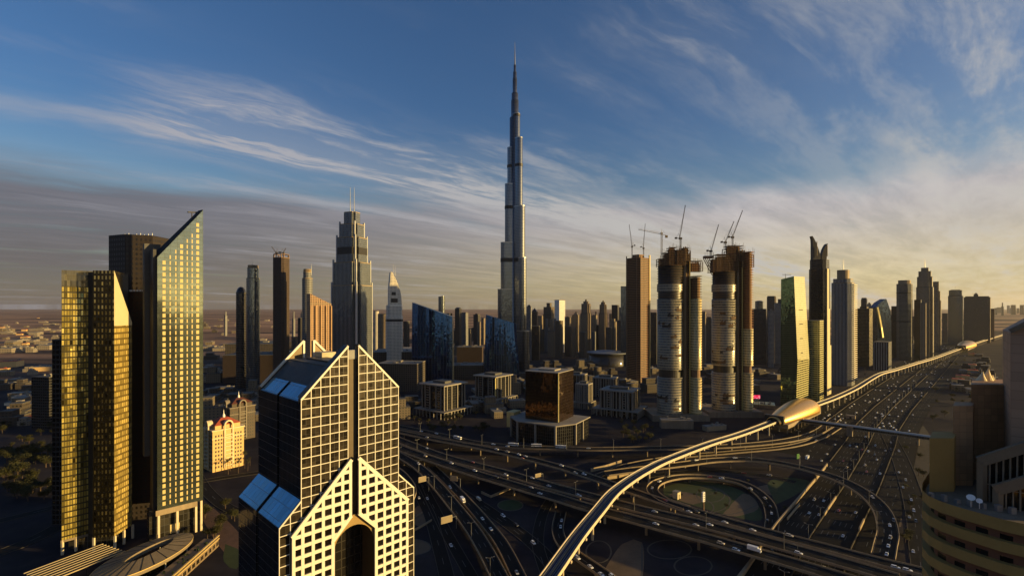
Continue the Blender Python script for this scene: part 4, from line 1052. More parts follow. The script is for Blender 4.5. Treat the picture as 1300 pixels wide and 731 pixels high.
tower('dark brown unfinished tower with cranes on top at the desert edge', 346.5, 367.5, 328, 1020, f_rust, 'chamfer', .9, R(-14), None, ('frame', 323, .9), [], [], 'unfinished_tower', roof=M_RUST)
tower('tiny pale round tower left of the curved crown tower', 474, 481, 395, 1500, f_white, 'round', 1, 0, None, None, [], [], 'residential_tower')
tower('low tan tower between the stepped tower and the curved crown tower', 479.5, 490, 399, 1350, f_res, 'box', .8, R(20), None, None, [], [], 'residential_tower')

def sail(label, px0, px1, ytl, ytr, yb, Y, lean, bulge):
    root = thing('office_tower', label, 'office tower', (xat((px0 + px1) / 2, Y), Y, 0), 0)
    X0 = root.location.x; g = glass('sail_glass', (.028, .085, .27), .04, .95, .008, 2.4, 3.9, .3, .08, linecol=(.03, .05, .09), wav=.035)
    n, m = 14, 12; b = MB(); zs = [0 + (i / m) for i in range(m + 1)]
    def P(s, i):
        t = zs[i]; ztop = zat(ytl + (ytr - ytl) * s, Y); z = ztop * t
        xl, xr = px0 + lean[0] * (1 - t) , px1 + lean[1] * (1 - t); x = xat(xl + (xr - xl) * s, Y) - X0
        return (x, -bulge * (1 - (2 * s - 1) ** 2) + 4 * t, z)
    for i in range(m):
        for k in range(n):
            b.face([P(k / n, i), P((k + 1) / n, i), P((k + 1) / n, i + 1), P(k / n, i + 1)], smooth=True, uv=[(P(a, c)[0], P(a, c)[2]) for a, c in ((k / n, i), ((k + 1) / n, i), ((k + 1) / n, i + 1), (k / n, i + 1))])
    b.build('glass_front', g, root)
    b = MB(); dp = 26
    for i in range(m):
        for s_, q in ((0, 1), (1, -1)):
            a, c = P(s_, i), P(s_, i + 1); A = (a[0], a[1] + dp, a[2]); C = (c[0], c[1] + dp, c[2])
            b.face([a, c, C, A] if q == 1 else [A, C, c, a])
        a, c, d, e = P(0, i), P(1, i), P(1, i + 1), P(0, i + 1); b.face([(p[0], p[1] + dp, p[2]) for p in (c, a, e, d)])
    b.face([P(0, m), *[P(k / n, m) for k in range(1, n + 1)], (P(1, m)[0], P(1, m)[1] + dp, P(1, m)[2]), (P(0, m)[0], P(0, m)[1] + dp, P(0, m)[2])])
    b.build('rear_wall', f_blue, root)
    b = MB()
    for k in range(0, n + 1): 
        for i in range(m): b.bar(Vector(P(k / n, i)) + Vector((0, -.1, 0)), Vector(P(k / n, i + 1)) + Vector((0, -.1, 0)), .35, .5)
    b.build('vertical_rib', plain('blue_rib', (.05, .07, .12), .4, .5), root)
sail('dark blue glass office tower with a slanted sail top, right of the curved crown tower', 523, 574, 384, 402, 480, 1110, (-.5, .5), 5)
sail('blue glass office tower with a slanted top overlapping the foot of the tallest spire', 617, 655, 399.5, 411, 472, 1165, (-3, 5), 5)
tower('small dark tower peeking out behind the blue sail tower', 556.5, 565, 377, 1700, f_bluegrey, 'round', 1, 0, None, ('slant', 375, .9), [], [], 'residential_tower')

# -- the two unfinished twin towers with white glass bands, and their brown neighbour
M_SLAB = plain('pale_slab_edge', (.31, .265, .18), .6, var=.12, scale=.1)
M_RAW = plain('raw_slab', (.105, .066, .038), .9, var=.3, scale=.2)
M_SLABG = plain('sunlit_slab_edge', (.62, .50, .26), .6, var=.1, scale=.1)  # slab edge colour repeated lighter for the sunlit wing
g_wing = facade('sunlit_wing_glass', (.55, .45, .22), (.34, .28, .13), 1.6, 4.0, .9, .6, .5, 0, .25, .2, .03, .4)
M_ORANGE = plain('primer_orange_panel', (.36, .15, .05), .7, var=.3, scale=.15)
g_band = facade('banded_glass', (.26, .235, .18), (.10, .10, .085), 1.6, 4.0, .93, .55, .5, 0, .3, .15, .03, .45)
def slabs(root, P, z0, z1, dz, th, mat, k=1.03, name='floor_slab'):
    b = MB(); b.prism(scl(P, k), 0, th, bottom=True); first = b.build(name, mat, root, (0, 0, z0)); z = z0 + dz
    while z < z1: again(first, root, (0, 0, z)); z += dz
def unfinished(label, Y, body, core, wing, y_glass, y_raw, y_top, y_wing_glass, y_wing_top, gap, rag, seed):
    rr = random.Random(seed); xm = xat((body[0] + wing[1]) / 2, Y); root = thing('unfinished_tower', label, 'skyscraper', (xm, Y, 0), 0)
    def loc(px): return xat(px, Y) - xm
    w = loc(body[1]) - loc(body[0]); cx = (loc(body[0]) + loc(body[1])) / 2
    Pb = [(x + 0, y) for x, y in ellipse(0, 0, w / 2 * 1.04, 17, 28)]
    sub = thing
    def at(P, dx, dy=0): return [(x + dx, y + dy) for x, y in P]
    B = at(Pb, cx + 1)
    zg, zr, zt = zat(y_glass, Y), zat(y_raw, Y), zat(y_top, Y); g0, g1 = zat(gap[1], Y), zat(gap[0], Y)
    b = MB(); b.prism(B, 0, g0, smooth=True); b.build('glazed_shaft', g_band, root)
    b = MB(); b.prism(B, g1, zg, smooth=True); b.build('glazed_shaft', g_band, root)
    b = MB(); b.prism(at(scl(Pb, .86), cx + 1), g0 - .5, g1 + .5); b.build('mechanical_band', M_DARK, root)
    def ring(P, z0, z1, dz, th, mat):
        b = MB(); b.prism(P, 0, th, bottom=True); f = b.build('floor_slab', mat, root, (0, 0, z0)); z = z0 + dz
        while z < z1: again(f, root, (0, 0, z)); z += dz
    big = at(scl(Pb, 1.025), cx + 1)
    ring(big, 12, g0, 4.0, .9, M_SLAB); ring(big, g1, zg - 2, 4.0, .9, M_SLAB)
    ring(at(scl(Pb, 1.0), cx + 1), zg + 3, zr, 3.9, .6, M_RAW)
    b = MB(); b.prism(at(scl(Pb, .93), cx + 1), zg, zr - 1.5, smooth=True); b.build('shaded_interior', M_DARK, root)
    # a band of panels already hung above the glass
    b = MB(); b.prism(at(scl(Pb, 1.015), cx + 1), zg + 11, zg + 22, top=False, smooth=True); b.build('hung_panel_band', g_band, root)
    for zz0, n_open, kk in ((12, 9, 1.036), (g1, 15, 1.036)):     # bays still open to the weather
        for _ in range(n_open):
            f0 = zz0 + 4.0 * rr.randrange(1, 12 if zz0 > 20 else 6); 
            if zz0 > 20: f0 = zz0 + 4.0 * rr.randrange(1, int((zg - g1) / 4) - 1)
            a0 = rr.randrange(14, 26); a1 = a0 + rr.randrange(1, 4); b = MB(); Pk = at(scl(Pb, kk), cx + 1)
            for q in range(a0, a1):
                p0, p1 = Pk[q % 28], Pk[(q + 1) % 28]; b.face([(*p0, f0 - .2), (*p1, f0 - .2), (*p1, f0 + rr.choice([3.2, 3.2, 7.2])), (*p0, f0 + 3.2)])
            b.build('open_bay', rr.choice([M_DARK, M_RAW, M_RAW]), root)
    # core and ragged climbing formwork
    c0, c1 = loc(core[0]), loc(core[1])
    b = MB(); b.prism(at(ellipse(0, 0, (c1 - c0) * .34, 6, 14), c0 + (c1 - c0) * .34, -1), 0, zt - 4, smooth=True); b.build('concrete_core', plain('dark_core', (.20, .13, .065), .8, var=.35, scale=.12, streak=True), root)
    b = MB(); b.box(c0 + (c1 - c0) * .5, -3, 0, c1 + 2, 12, zt - 10); b.build('core_recess', facade('raw_core_floors', (.15, .085, .042), (.015, .012, .01), 3.0, 4.0, .55, .62, .85, 0, .5, 0, .01), root)
    b = MB(); b.box(c1 - .8, -8.2, 0, c1 + .8, -6.9, zt - 8); b.build('hoist_mast', M_YELSTEEL, root)
    for x0, x1, y0, y1 in rag:
        X0, X1, Z0, Z1 = loc(x0), loc(x1), zat(y1, Y), zat(y0, Y)
        d = rr.uniform(7, 11); xm_ = (X0 + X1) / 2; hw_ = (X1 - X0) / 2; H_ = Z1 - Z0
        b = MB(); b.box(xm_ - hw_ * .62, -d * .5, Z0, xm_ + hw_ * .55, d * .6, Z0 + H_ * .86); b.build('climbing_formwork', [M_RAW, M_RUST, M_ORANGE][rr.randrange(3)], root)
        b = MB()
        for k in range(int(H_ / 3.9) + 1):
            e0, e1 = rr.uniform(-1.5, 3.0), rr.uniform(-3.0, 1.5); b.prism([(X0 + e0, -d), (X1 + e1, -d), (X1 + e1, d), (X0 + e0, d)], Z0 + 3.9 * k, Z0 + 3.9 * k + .55, bottom=True)
        n = max(3, int((X1 - X0) / 3))
        for k in range(n + 1):
            x = X0 + (X1 - X0) * k / n; b.box(x - .45, -d + .4, Z0, x + .45, -d + 1.3, Z0 + H_ * rr.uniform(.6, 1.0)); b.box(x - .45, d - 1.3, Z0, x + .45, d - .4, Z0 + H_ * rr.uniform(.6, 1.0))
        b.build('open_floor', M_RAW, root)
        b = MB(); n = max(3, int((X1 - X0) / 2.0))
        for k in range(n + 1):
            x = X0 + (X1 - X0) * k / n; b.tube((x, -d - .5, Z0), (x, -d - .5, Z1 + rr.uniform(-4, 5)), .2, .2, 5)
            if k % 2: b.tube((x, d, Z1 - 8), (x, d, Z1 + rr.uniform(-2, 6)), .2, .2, 5)
        for k in range(int(H_ / 3.5) + 1): b.bar((X0 - 1, -d - .6, Z0 + 3.5 * k), (X0 + (X1 - X0) * rr.uniform(.5, 1.05), -d - .6, Z0 + 3.5 * k), .4, .3)
        b.build('scaffold', M_RUST, root)
    # right wing, lighter slab and glass colours stand for its sunlight
    x0, x1 = loc(wing[0]), loc(wing[1]); W = at(ellipse(0, 0, (x1 - x0) / 2 * 1.0, 14, 20), (x0 + x1) / 2, -2)
    zw, zwt = zat(y_wing_glass, Y), zat(y_wing_top, Y)
    b = MB(); b.prism(W, 0, g0, smooth=True); b.build('glazed_wing', g_wing, root); b = MB(); b.prism(W, g1, zw, smooth=True); b.build('glazed_wing', g_wing, root)
    b = MB(); b.prism(at(ellipse(0, 0, (x1 - x0) / 2 * .8, 11, 16), (x0 + x1) / 2, -2), g0 - .5, zwt - 2); b.build('wing_core', M_RUST, root)
    Wb = at(ellipse(0, 0, (x1 - x0) / 2 * 1.05, 14.6, 20), (x0 + x1) / 2, -2)
    ring(Wb, 12, g0, 4.0, 1.0, M_SLABG); ring(Wb, g1, zw, 4.0, 1.0, M_SLABG); ring(Wb, zw + 2, zwt, 3.9, .6, M_ORANGE if seed == 2 else M_RAW)
    b = MB(); b.prism(at(scl(rect(0, 0, 1, .7), wpx(body[1] - body[0] + 40, Y)), cx + 12, 10), 0, 9); b.build('podium', M_CONCD, root)
    return root
unfinished('unfinished round tower with white floor bands and a rusty ragged top, left of two', 765, (834.5, 865), (865, 873.5), (874, 889), 379.5, 337, 314, 379, 351, (468, 478),
           [(847, 858, 313, 338), (857, 867, 316, 338), (835, 849, 328, 339), (841, 850, 321, 338), (865, 874, 313, 332), (873, 890, 332, 345)], 1)
unfinished('unfinished round tower with rust orange upper floors, right of the banded pair', 790, (904, 932), (932, 939.5), (940, 953.5), 379.5, 345, 311, 417, 320, (463, 472),
           [(920, 942, 311, 332), (907, 922, 323, 346), (913, 934, 328, 346), (938, 953, 319, 340), (902, 911, 328, 346)], 2)
def bracket(): 
    Y = 790; root = thing('work_platform', 'rusty cantilevered work platform leaning out from the left top of the right banded tower', 'work platform', (xat(903, Y), Y, 0))
    X0 = root.location.x; L = lambda px: xat(px, Y) - X0
    b = MB(); b.prism([(L(893.5), -4), (L(905), -4), (L(905), 4), (L(893.5), 4)], zat(328, Y), zat(325, Y), bottom=True); b.build('deck', M_RUST, root)
    b = MB()
    for y in (-3.5, 3.5):
        b.bar((L(894), y, zat(328, Y)), (L(905), y, zat(349, Y)), 1.0, 1.0); b.bar((L(899), y, zat(328, Y)), (L(905), y, zat(340, Y)), .8, .8)
    b.build('brace', M_RUST, root)
    b = MB()
    for k in range(5): b.tube((L(894 + 2.6 * k), -3.6, zat(325, Y)), (L(894 + 2.6 * k), -3.6, zat(321 - (k % 2) * 2, Y)), .25, .25, 5)
    b.build('railing', M_STEEL, root)
bracket()
def brown_unfinished():
    Y = 1150; rot = R(36); P = shape('chamfer', .9); xc, k = fit(795, 825.5, Y, P, rot); P = scl(P, k)
    root = thing('unfinished_tower', 'bare brown concrete tower of stacked open floors with two cranes on its roof', 'skyscraper', (xc, Y, 0), rot); zt = zat(327, Y)
    b = MB(); b.prism(scl(P, .93), 0, zt - 2); b.build('shaded_interior', facade('open_floor_interior', (.12, .065, .035), (.02, .015, .012), 5, 3.9, .7, .75, .9, 0, .6, 0, 0), root)
    b = MB(); b.prism(P, 0, 1.0, bottom=True); f = b.build('floor_slab', plain('brown_slab', (.33, .17, .08), .85, var=.25, scale=.1), root, (0, 0, 4)); z = 7.9; n = 0
    while z < zt: 
        again(f, root, (0, 0, z)); z += 3.9; n += 1
    b = MB()
    for x, y in P: b.box(x * .985 - .6, y * .985 - .6, 0, x * .985 + .6, y * .985 + .6, zt + 3)
    b.build('column', M_RUST, root)
    b = MB(); b.box(k * .30, -k * .46, 0, k * .36, -k * .40, zt + 5); b.build('hoist_mast', M_YELSTEEL, root)
    b = MB(); b.prism(scl(P, .5), zt - 2, zt + 6); b.build('concrete_core', M_RUST, root)
brown_unfinished()

def luffing_crane(label, base, top, jib0, tip, Y, mat, zs=1.0):
    p = pt(*base, Y); root = thing('tower_crane', label, 'crane', p)
    q = pt(*top, Y) - p; t = pt(*tip, Y) - p; j = pt(*jib0, Y) - p
    b = MB(); w = .9
    for sx in (-w, w):
        for sy in (-w, w): b.bar((sx, sy, 0), (q.x + sx, sy, q.z), .35, .35)
    n = max(2, int(q.z / 3))
    for k in range(n):
        for sy in (-w, w): b.bar((-w, sy, q.z * k / n), (w, sy, q.z * (k + 1) / n), .2, .2)
    b.build('mast', mat, root)
    b = MB(); b.box(q.x - 2.0, -1.6, q.z, q.x + 2.0, 1.6, q.z + 3); b.build('cab', mat, root)
    b = MB(); d = (t - j).normalized(); s_ = Vector((0, 1, 0)); nn = d.cross(s_).normalized()
    for a, c in ((s_ * .8, 0), (s_ * -.8, 0)): b.bar(j + a, t + a * .4, .3, .3, up=nn)
    b.bar(j + nn * 1.3, t + nn * .4, .3, .3, up=s_)
    L = (t - j).length; n = int(L / 3.2)
    for k in range(n): b.bar(j + d * (L * k / n) + s_ * .8, j + d * (L * (k + .5) / n) + nn * 1.3, .18, .18); b.bar(j + d * (L * (k + .5) / n) + nn * 1.3, j + d * (L * (k + 1) / n) - s_ * .8, .18, .18)
    b.build('jib', mat, root)
    b = MB(); e = -1 if t.x > j.x else 1; cw = j + Vector((e * 6.0, 0, 1.2)); b.bar(j, cw, 1.6, .8); b.box(cw.x - 1.4, -1.3, cw.z - 1.6, cw.x + 1.4, 1.3, cw.z + 1.0); b.build('counterweight', M_DARK, root)
    b = MB(); ap = j + Vector((e * 1.5, 0, 8.5)); b.bar(j + Vector((0, .7, 0)), ap, .3, .3); b.bar(j + Vector((0, -.7, 0)), ap, .3, .3); b.bar(ap, cw, .2, .2); b.bar(ap, j + (t - j) * .8, .14, .14); b.build('a_frame', mat, root)
    return root
M_CRANE = plain('crane_white', (.42, .38, .32), .5, var=.1); M_CRANED = plain('crane_grey', (.10, .085, .075), .5, var=.2)
luffing_crane('crane with jib raised leftward on the left roof corner of the brown tower', (802.4, 328), (802.4, 314), (802.4, 312), (799, 285), 1150, M_CRANED)
luffing_crane('crane with near upright jib on the right roof corner of the brown tower', (817, 328), (817, 316), (817, 314), (819.3, 284), 1150, M_CRANED)
luffing_crane('dark crane with tall steep jib on the core of the left banded tower', (864, 318), (864, 304), (863, 303), (870.3, 260.5), 765, M_CRANED)
luffing_crane('crane at the left edge of the right banded tower, jib raised right', (902.5, 326), (902.5, 320), (903, 319), (912.5, 285), 790, M_CRANED)
luffing_crane('middle crane on the rusty top of the right banded tower', (921, 318), (921, 309), (921, 308), (932, 281), 790, M_CRANED)
luffing_crane('right hand crane on the rusty top, its jib the highest of three', (930, 312), (930, 302.5), (930, 301.5), (943, 267), 790, M_CRANED)
def hammerhead():
    Y = 775; p = pt(840, 334, Y); root = thing('tower_crane', 'pale hammerhead crane with level jib left of the left banded tower top', 'crane', p); zt = zat(297, Y) - p.z; w = 1.0
    b = MB()
    for sx in (-w, w):
        for sy in (-w, w): b.bar((sx, sy, -30), (sx, sy, zt), .35, .35)
    n = 22
    for k in range(n):
        for sy in (-w, w): b.bar((-w * (-1) ** k, sy, -30 + (zt + 30) * k / n), (w * (-1) ** k, sy, -30 + (zt + 30) * (k + 1) / n), .2, .2)
    b.build('mast', M_CRANE, root)
    a = Vector((xat(810.5, Y) - p.x, 0, zat(291.5, Y) - p.z)); c = Vector((xat(847.5, Y) - p.x, 0, zat(299, Y) - p.z))
    b = MB()
    for y in (-.8, .8): b.bar(a + Vector((0, y, 0)), c + Vector((0, y, 0)), .35, .35)
    d = c - a
    b.bar(a + Vector((0, 0, 1.6)), a + d * .78 + Vector((0, 0, 1.9)), .3, .3)
    for k in range(16): b.bar(a + d * (.78 * k / 16) + Vector((0, .8 * (-1) ** k, 0)), a + d * (.78 * (k + .6) / 16) + Vector((0, 0, 1.7)), .18, .18)
    b.build('jib', M_CRANE, root)
    b = MB(); b.box(c.x - 3.5, -1.3, c.z - 3.4, c.x, 1.3, c.z + .2); b.build('counterweight', M_CONC, root)
    b = MB(); b.box(-1.4, -1.5, zt - 1, 1.4, 1.5, zt + 2.2); b.tube((0, 0, zt + 2), (0, 0, zt + 8), .4, .2, 6); b.bar((0, 0, zt + 8), a + d * .35, .14, .14); b.bar((0, 0, zt + 8), c - d * .05, .14, .14); b.build('cab', M_CRANE, root)
hammerhead()
luffing_crane('tiny crane, left of two on the dark brown unfinished tower at the desert edge', (351, 330), (351, 322), (351, 321), (345, 313), 1020, M_CRANED)
luffing_crane('tiny crane, right of two on the dark brown unfinished tower at the desert edge', (360, 330), (360, 322), (360, 321), (363, 315), 1020, M_CRANED)

# -- right bank of the highway
def green_slab():
    Y = 860; root = thing('office_tower', 'leaning green glass slab tower with a golden lit right face', 'office tower', (xat(1008, Y), Y, 0), 0); X0 = root.location.x
    def q(px, y, YY): return (xat(px, YY) - X0, YY - Y, zat(y, YY))
    lit = facade('sunlit_face_panel', (.50, .47, .24), (.66, .63, .38), 3.6, 3.9, .97, .86, .3, .1, .2, .25, .006, .08)  # gold sunlight on the right face put into its panel colour
    w1 = 905; 
    def col(x_t, x_m, x_b, YY, yt): return [q(x_b, 507, YY)[:2] + (0,), q(x_m, 456, YY), q(x_t, yt, YY)]
    A = col(991.5, 991, 991, Y + 6, 354.5); Bc = col(1008, 1012.5, 1010.5, Y, 350.5); Cc = col(1021.5, 1027.5, 1026, w1, 351.5)
    def strip(b, P, Q):
        for i in range(2): b.face([P[i], Q[i], Q[i + 1], P[i + 1]])
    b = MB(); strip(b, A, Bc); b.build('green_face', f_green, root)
    b = MB(); b.face([Bc[1], Cc[1], Cc[2], Bc[2]]); b.build('sun_toned_face', lit, root)
    b = MB(); b.face([Bc[0], Cc[0], Cc[1], Bc[1]]); b.build('sun_toned_face', facade('gold_band_face', (.40, .37, .16), (.10, .10, .05), 9, 3.9, .9, .5, .4, .2, .1, .7, .01), root)
    b = MB(); D = [tuple(a + e for a, e in zip(p, (22, 36, 0))) for p in A]; strip(b, Cc, D); strip(b, D, A); b.face([A[2], Bc[2], Cc[2], D[2]]); b.build('rear_wall', M_DARK, root)
    b = MB()
    for z in (60, 75, 90, 115, 140, 165): 
        t = z / Bc[1][2] if z < Bc[1][2] else 1
        b.box(Bc[1][0] + 7, 13, z, Bc[1][0] + 17, 13.3, z + 1.2)
    b.build('facade_slot', M_DARK, root)
    b = MB(); b.tube((q(1002, 352, Y)[0], 12, zat(353, Y)), (q(1002, 352, Y)[0], 12, zat(347, Y)), .4, .3, 6); b.bar((q(998, 348, Y)[0], 12, zat(348, Y)), (q(1010, 347, Y)[0], 14, zat(348, Y)), .7, .7); b.build('cleaning_cradle', M_DARK, root)
green_slab()
tower('lower green and gold banded tower attached right behind the leaning green slab', 1025.5, 1045.5, 407, 925, facade('gold_band_face', (1, 1, 1), (1, 1, 1), 1, 1, 1, 1), 'box', .7, GRID, None, None, [], [], 'office_tower', cat='office tower')
b_ = gp(1022, 508); 
def gold_podium():
    root = thing('podium_building', 'long low golden banded podium between the green slab and the metro station', 'podium', (b_.x, b_.y, 0), GRID)
    L, Wd, h = 58, 16, 18
    b = MB(); b.prism([(0, 0), (L, 0), (L, Wd), (0, Wd)], 0, h); b.build('wall', facade('podium_bands', (.52, .45, .22), (.10, .09, .06), 40, 4.5, .99, .45, .5, .1, .15, .5, .01), root)
    b = MB(); b.prism([(-.5, -.5), (L + .5, -.5), (L + .5, Wd + .5), (-.5, Wd + .5)], h, h + .8, bottom=True); b.build('roof', M_ROOFP, root)
gold_podium()
def crescent_tower():
    Y = 985; 
    root = tower('black tower crowned by two curved horns, the tallest beside the highway', 1027, 1054, 331, Y, facade('black_glass_tower', (.035, .032, .03), (.035, .034, .034), 2.2, 3.8, .75, .7, .4, .3, .06, .85, .01), 'chamfer', .8, GRID, [(1, 343), (.92, 331)], None, [], [], 'skyscraper', cat='skyscraper', roof=M_DARK)
    def wl(px, dy=0.0):   # world -> local of the rotated root
        v = Vector((xat(px, Y) - root.location.x, dy, 0)); v.rotate(Matrix.Rotation(-GRID, 3, 'Z')); return v
    def horn(pts, w):
        b = MB(); n = len(pts)
        for i in range(n - 1):
            (x0a, x1a, ya), (x0b, x1b, yb) = pts[i], pts[i + 1]
            for s_ in (-w, w):
                a, c, d, e = [wl(p, s_) for p in (x0a, x1a, x1b, x0b)]
                q = [(a.x, a.y, zat(ya, Y)), (c.x, c.y, zat(ya, Y)), (d.x, d.y, zat(yb, Y)), (e.x, e.y, zat(yb, Y))]; b.face(q if s_ < 0 else q[::-1])
            for xa, xb, fl in ((x0a, x0b, 0), (x1a, x1b, 1)):
                a, c, d, e = wl(xa, -w), wl(xb, -w), wl(xb, w), wl(xa, w); q = [(a.x, a.y, zat(ya, Y)), (c.x, c.y, zat(yb, Y)), (d.x, d.y, zat(yb, Y)), (e.x, e.y, zat(ya, Y))]; b.face(q if fl else q[::-1])
        return b
    horn([(1030.5, 1041, 331), (1030.5, 1040, 324), (1030.5, 1037.5, 316), (1030.5, 1035, 309), (1030.2, 1032.6, 304), (1029.2, 1030.2, 300)], 4).build('curved_horn', M_DARK, root)
    horn([(1041.2, 1048, 331), (1042, 1048, 324), (1044, 1048.2, 317), (1046, 1048.6, 313), (1047.6, 1049, 310.5), (1049, 1049.6, 309.5)], 4).build('curved_horn', M_DARK, root)
    b = MB(); b.bar((*wl(1034, -8)[:2], zat(325, Y)), (*wl(1034, -8)[:2], zat(307, Y)), 1.2, 1.2); b.bar((*wl(1047, -8)[:2], zat(326, Y)), (*wl(1047, -8)[:2], zat(312, Y)), 1.2, 1.2); b.build('horn_rib', M_CONC, root)
    b = MB(); w = wpx(20, Y)
    for k, (xa, xb, yt_) in enumerate(((-.45, -.05, 342), (-.05, .25, 392), (.25, .56, 438))):
        b.box(w * xa, -w * .52, 0, w * xb, -w * .36, zat(yt_, Y))
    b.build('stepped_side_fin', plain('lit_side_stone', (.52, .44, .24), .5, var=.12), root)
crescent_tower()
root = tower('grey ribbed tower with a lit balcony edge and a short mast, beside the highway', 1055.5, 1085.5, 360, 1105, facade('grey_ribbed_facade', (.30, .30, .30), (.10, .11, .12), 2.6, 40, .5, 1.0, .5, .2, .1, .8, .01), 'chamfer', .8, GRID, [(1, 360), (.86, 355)], ('plant', 343, .62), [(1.0, 345, 330, .9)], [], 'skyscraper', cat='skyscraper', roof=M_CONC)
def balcony_edge(root, w, n, z0, z1, mat):
    b = MB(); b.box(-w * .42, -w * .60, 0, w * .50, -w * .40, 1.7); f = b.build('balcony', mat, root, (0, 0, z0))
    for k in range(1, n): again(f, root, (0, 0, z0 + (z1 - z0) * k / n))
balcony_edge(root, wpx(22, 1105), 48, 12, zat(360, 1105), plain('balcony_stone', (.60, .52, .36), .6, var=.1))

SZ = dict(rot=GRID)
tower('dark grey tower with a stepped cap and pale belts, left of the twin mast towers', 1138, 1158.5, 361, 1640, facade('belt_tower', (.12, .115, .10), (.09, .10, .11), 3, 4, .7, .7, .5, .2, .1, .8, .02), 'chamfer', .7, GRID, [(1, 361)], ('plant', 356, .8), [], [(371, 373), (407, 409)], 'skyscraper', cat='skyscraper', roof=M_CONC)
tower('lower shoulder building left behind the dark grey belted tower', 1131.5, 1140, 389, 1700, f_dark, 'box', .8, GRID, None, None, [], [], 'office_tower')
f_twin = facade('twin_tower_facade', (.24, .20, .14), (.09, .085, .08), 2.6, 3.8, .55, .6, .6, .1, .12, .7, .02)
tower('tall dun tower with antler like twin masts, highest on the right skyline', 1163, 1185.5, 345, 1750, f_twin, 'cross', .9, GRID, [(1, 365), (.9, 352), (.74, 345)], ('plant', 340, .6), [(-2.4, 341, 329, .9), (3.4, 341, 330, .9)], [], 'skyscraper', cat='skyscraper')
tower('twin of the antler masted tower, half hidden behind it and lower', 1181, 1195, 362, 1950, f_twin, 'cross', .9, GRID, [(1, 382), (.85, 370), (.6, 358)], None, [(0, 360, 350, .8)], [], 'skyscraper', cat='skyscraper')
tower('lower dark slab in front of the antler masted tower', 1160.5, 1170, 381, 1640, f_dark, 'box', .7, GRID, None, None, [], [], 'office_tower', cat='office tower')
tower('pale lit fin tower in front of the antler masted tower', 1168, 1176, 385, 1600, f_res, 'box', .8, GRID, None, None, [], [], 'office_tower', cat='office tower')
tower('grey tower with unfinished top and two tiny cranes, second from right on the skyline', 1203.5, 1223, 376, 2250, f_bluegrey, 'box', .7, GRID, [(1, 376), (.9, 369)], ('frame', 368, .7), [(-7, 374, 363, .6), (3, 370, 362, .6)], [(375, 378)], 'unfinished_tower', cat='skyscraper')
tower('very broad square block with a small peaked roof, rightmost on the skyline', 1223.5, 1258, 378, 2500, f_resd, 'box', .35, GRID, None, ('plant', 376.5, .9), [], [], 'residential_tower', cat='block')

tower('small peaked roof house on top of the broad square block', 1236, 1242, 374, 2490, f_resd, 'box', .8, GRID, None, ('peak', 371.5, 1.0), [], [], 'roof_house', cat='roof house', zb=zat(377, 2490))
tower('small lit block leaning on the right flank of the broad square block', 1257, 1262.5, 392, 2500, f_res, 'box', .8, GRID, None, None, [], [], 'residential_tower', cat='block')
def wing_building():
    Y = 1500; root = thing('office_tower', 'blue glass building with a curved golden leading edge, left of the belted tower', 'office tower', (xat(1118, Y), Y, 0)); X0 = root.location.x
    L = lambda px, y: (xat(px, Y) - X0, zat(y, Y))
    P = [L(1111, 455), L(1128, 455), L(1127, 395), L(1121.5, 379.5), L(1114, 384), L(1108.5, 390), L(1110, 415)]
    b = MB(); b.face([(x, -12, z) for x, z in P]); b.face([(x, 14, z) for x, z in reversed(P)])
    for i in range(len(P)):
        (a, c), (d, e) = P[i], P[(i + 1) % len(P)]; b.face([(d, -12, e), (a, -12, c), (a, 14, c), (d, 14, e)])
    b.build('glass_body', f_blue, root)
    b = MB(); Q = [(1116, 428, 0), (1113.5, 415, -6), (1110.5, 400, -10), (1108, 390, -12)]
    for i in range(3):
        a, c = L(*Q[i][:2]), L(*Q[i + 1][:2]); b.bar((a[0], -14 + Q[i][2] * .3, a[1]), (c[0], -14 + Q[i + 1][2] * .3, c[1]), 4.5, 5)
    b.build('golden_edge', plain('gold_edge', (.62, .52, .22), .35, .3), root)
wing_building()
tower('dark wide block with a lit strip, left of the blue winged building', 1086, 1108, 392, 1450, facade('dark_gold_block', (.07, .055, .035), (.08, .065, .035), 3, 4, .7, .6, .5, .2, .1, .7, .03), 'box', .6, GRID, None, ('plant', 389, .5), [], [], 'office_tower', cat='office tower')
tower('narrow tower with a square cap rising behind the dark wide block', 1093, 1101, 380, 1800, f_resd, 'box', .8, GRID, None, ('plant', 378, .8), [], [], 'residential_tower')
tower('long low grey block with pale frames by the highway bend', 1109, 1132, 434, 1370, facade('framed_block', (.20, .20, .20), (.05, .05, .055), 5.5, 30, .6, 1.0, .6, 0, .1, .6), 'box', .6, GRID, None, None, [], [], 'office_building', cat='office')
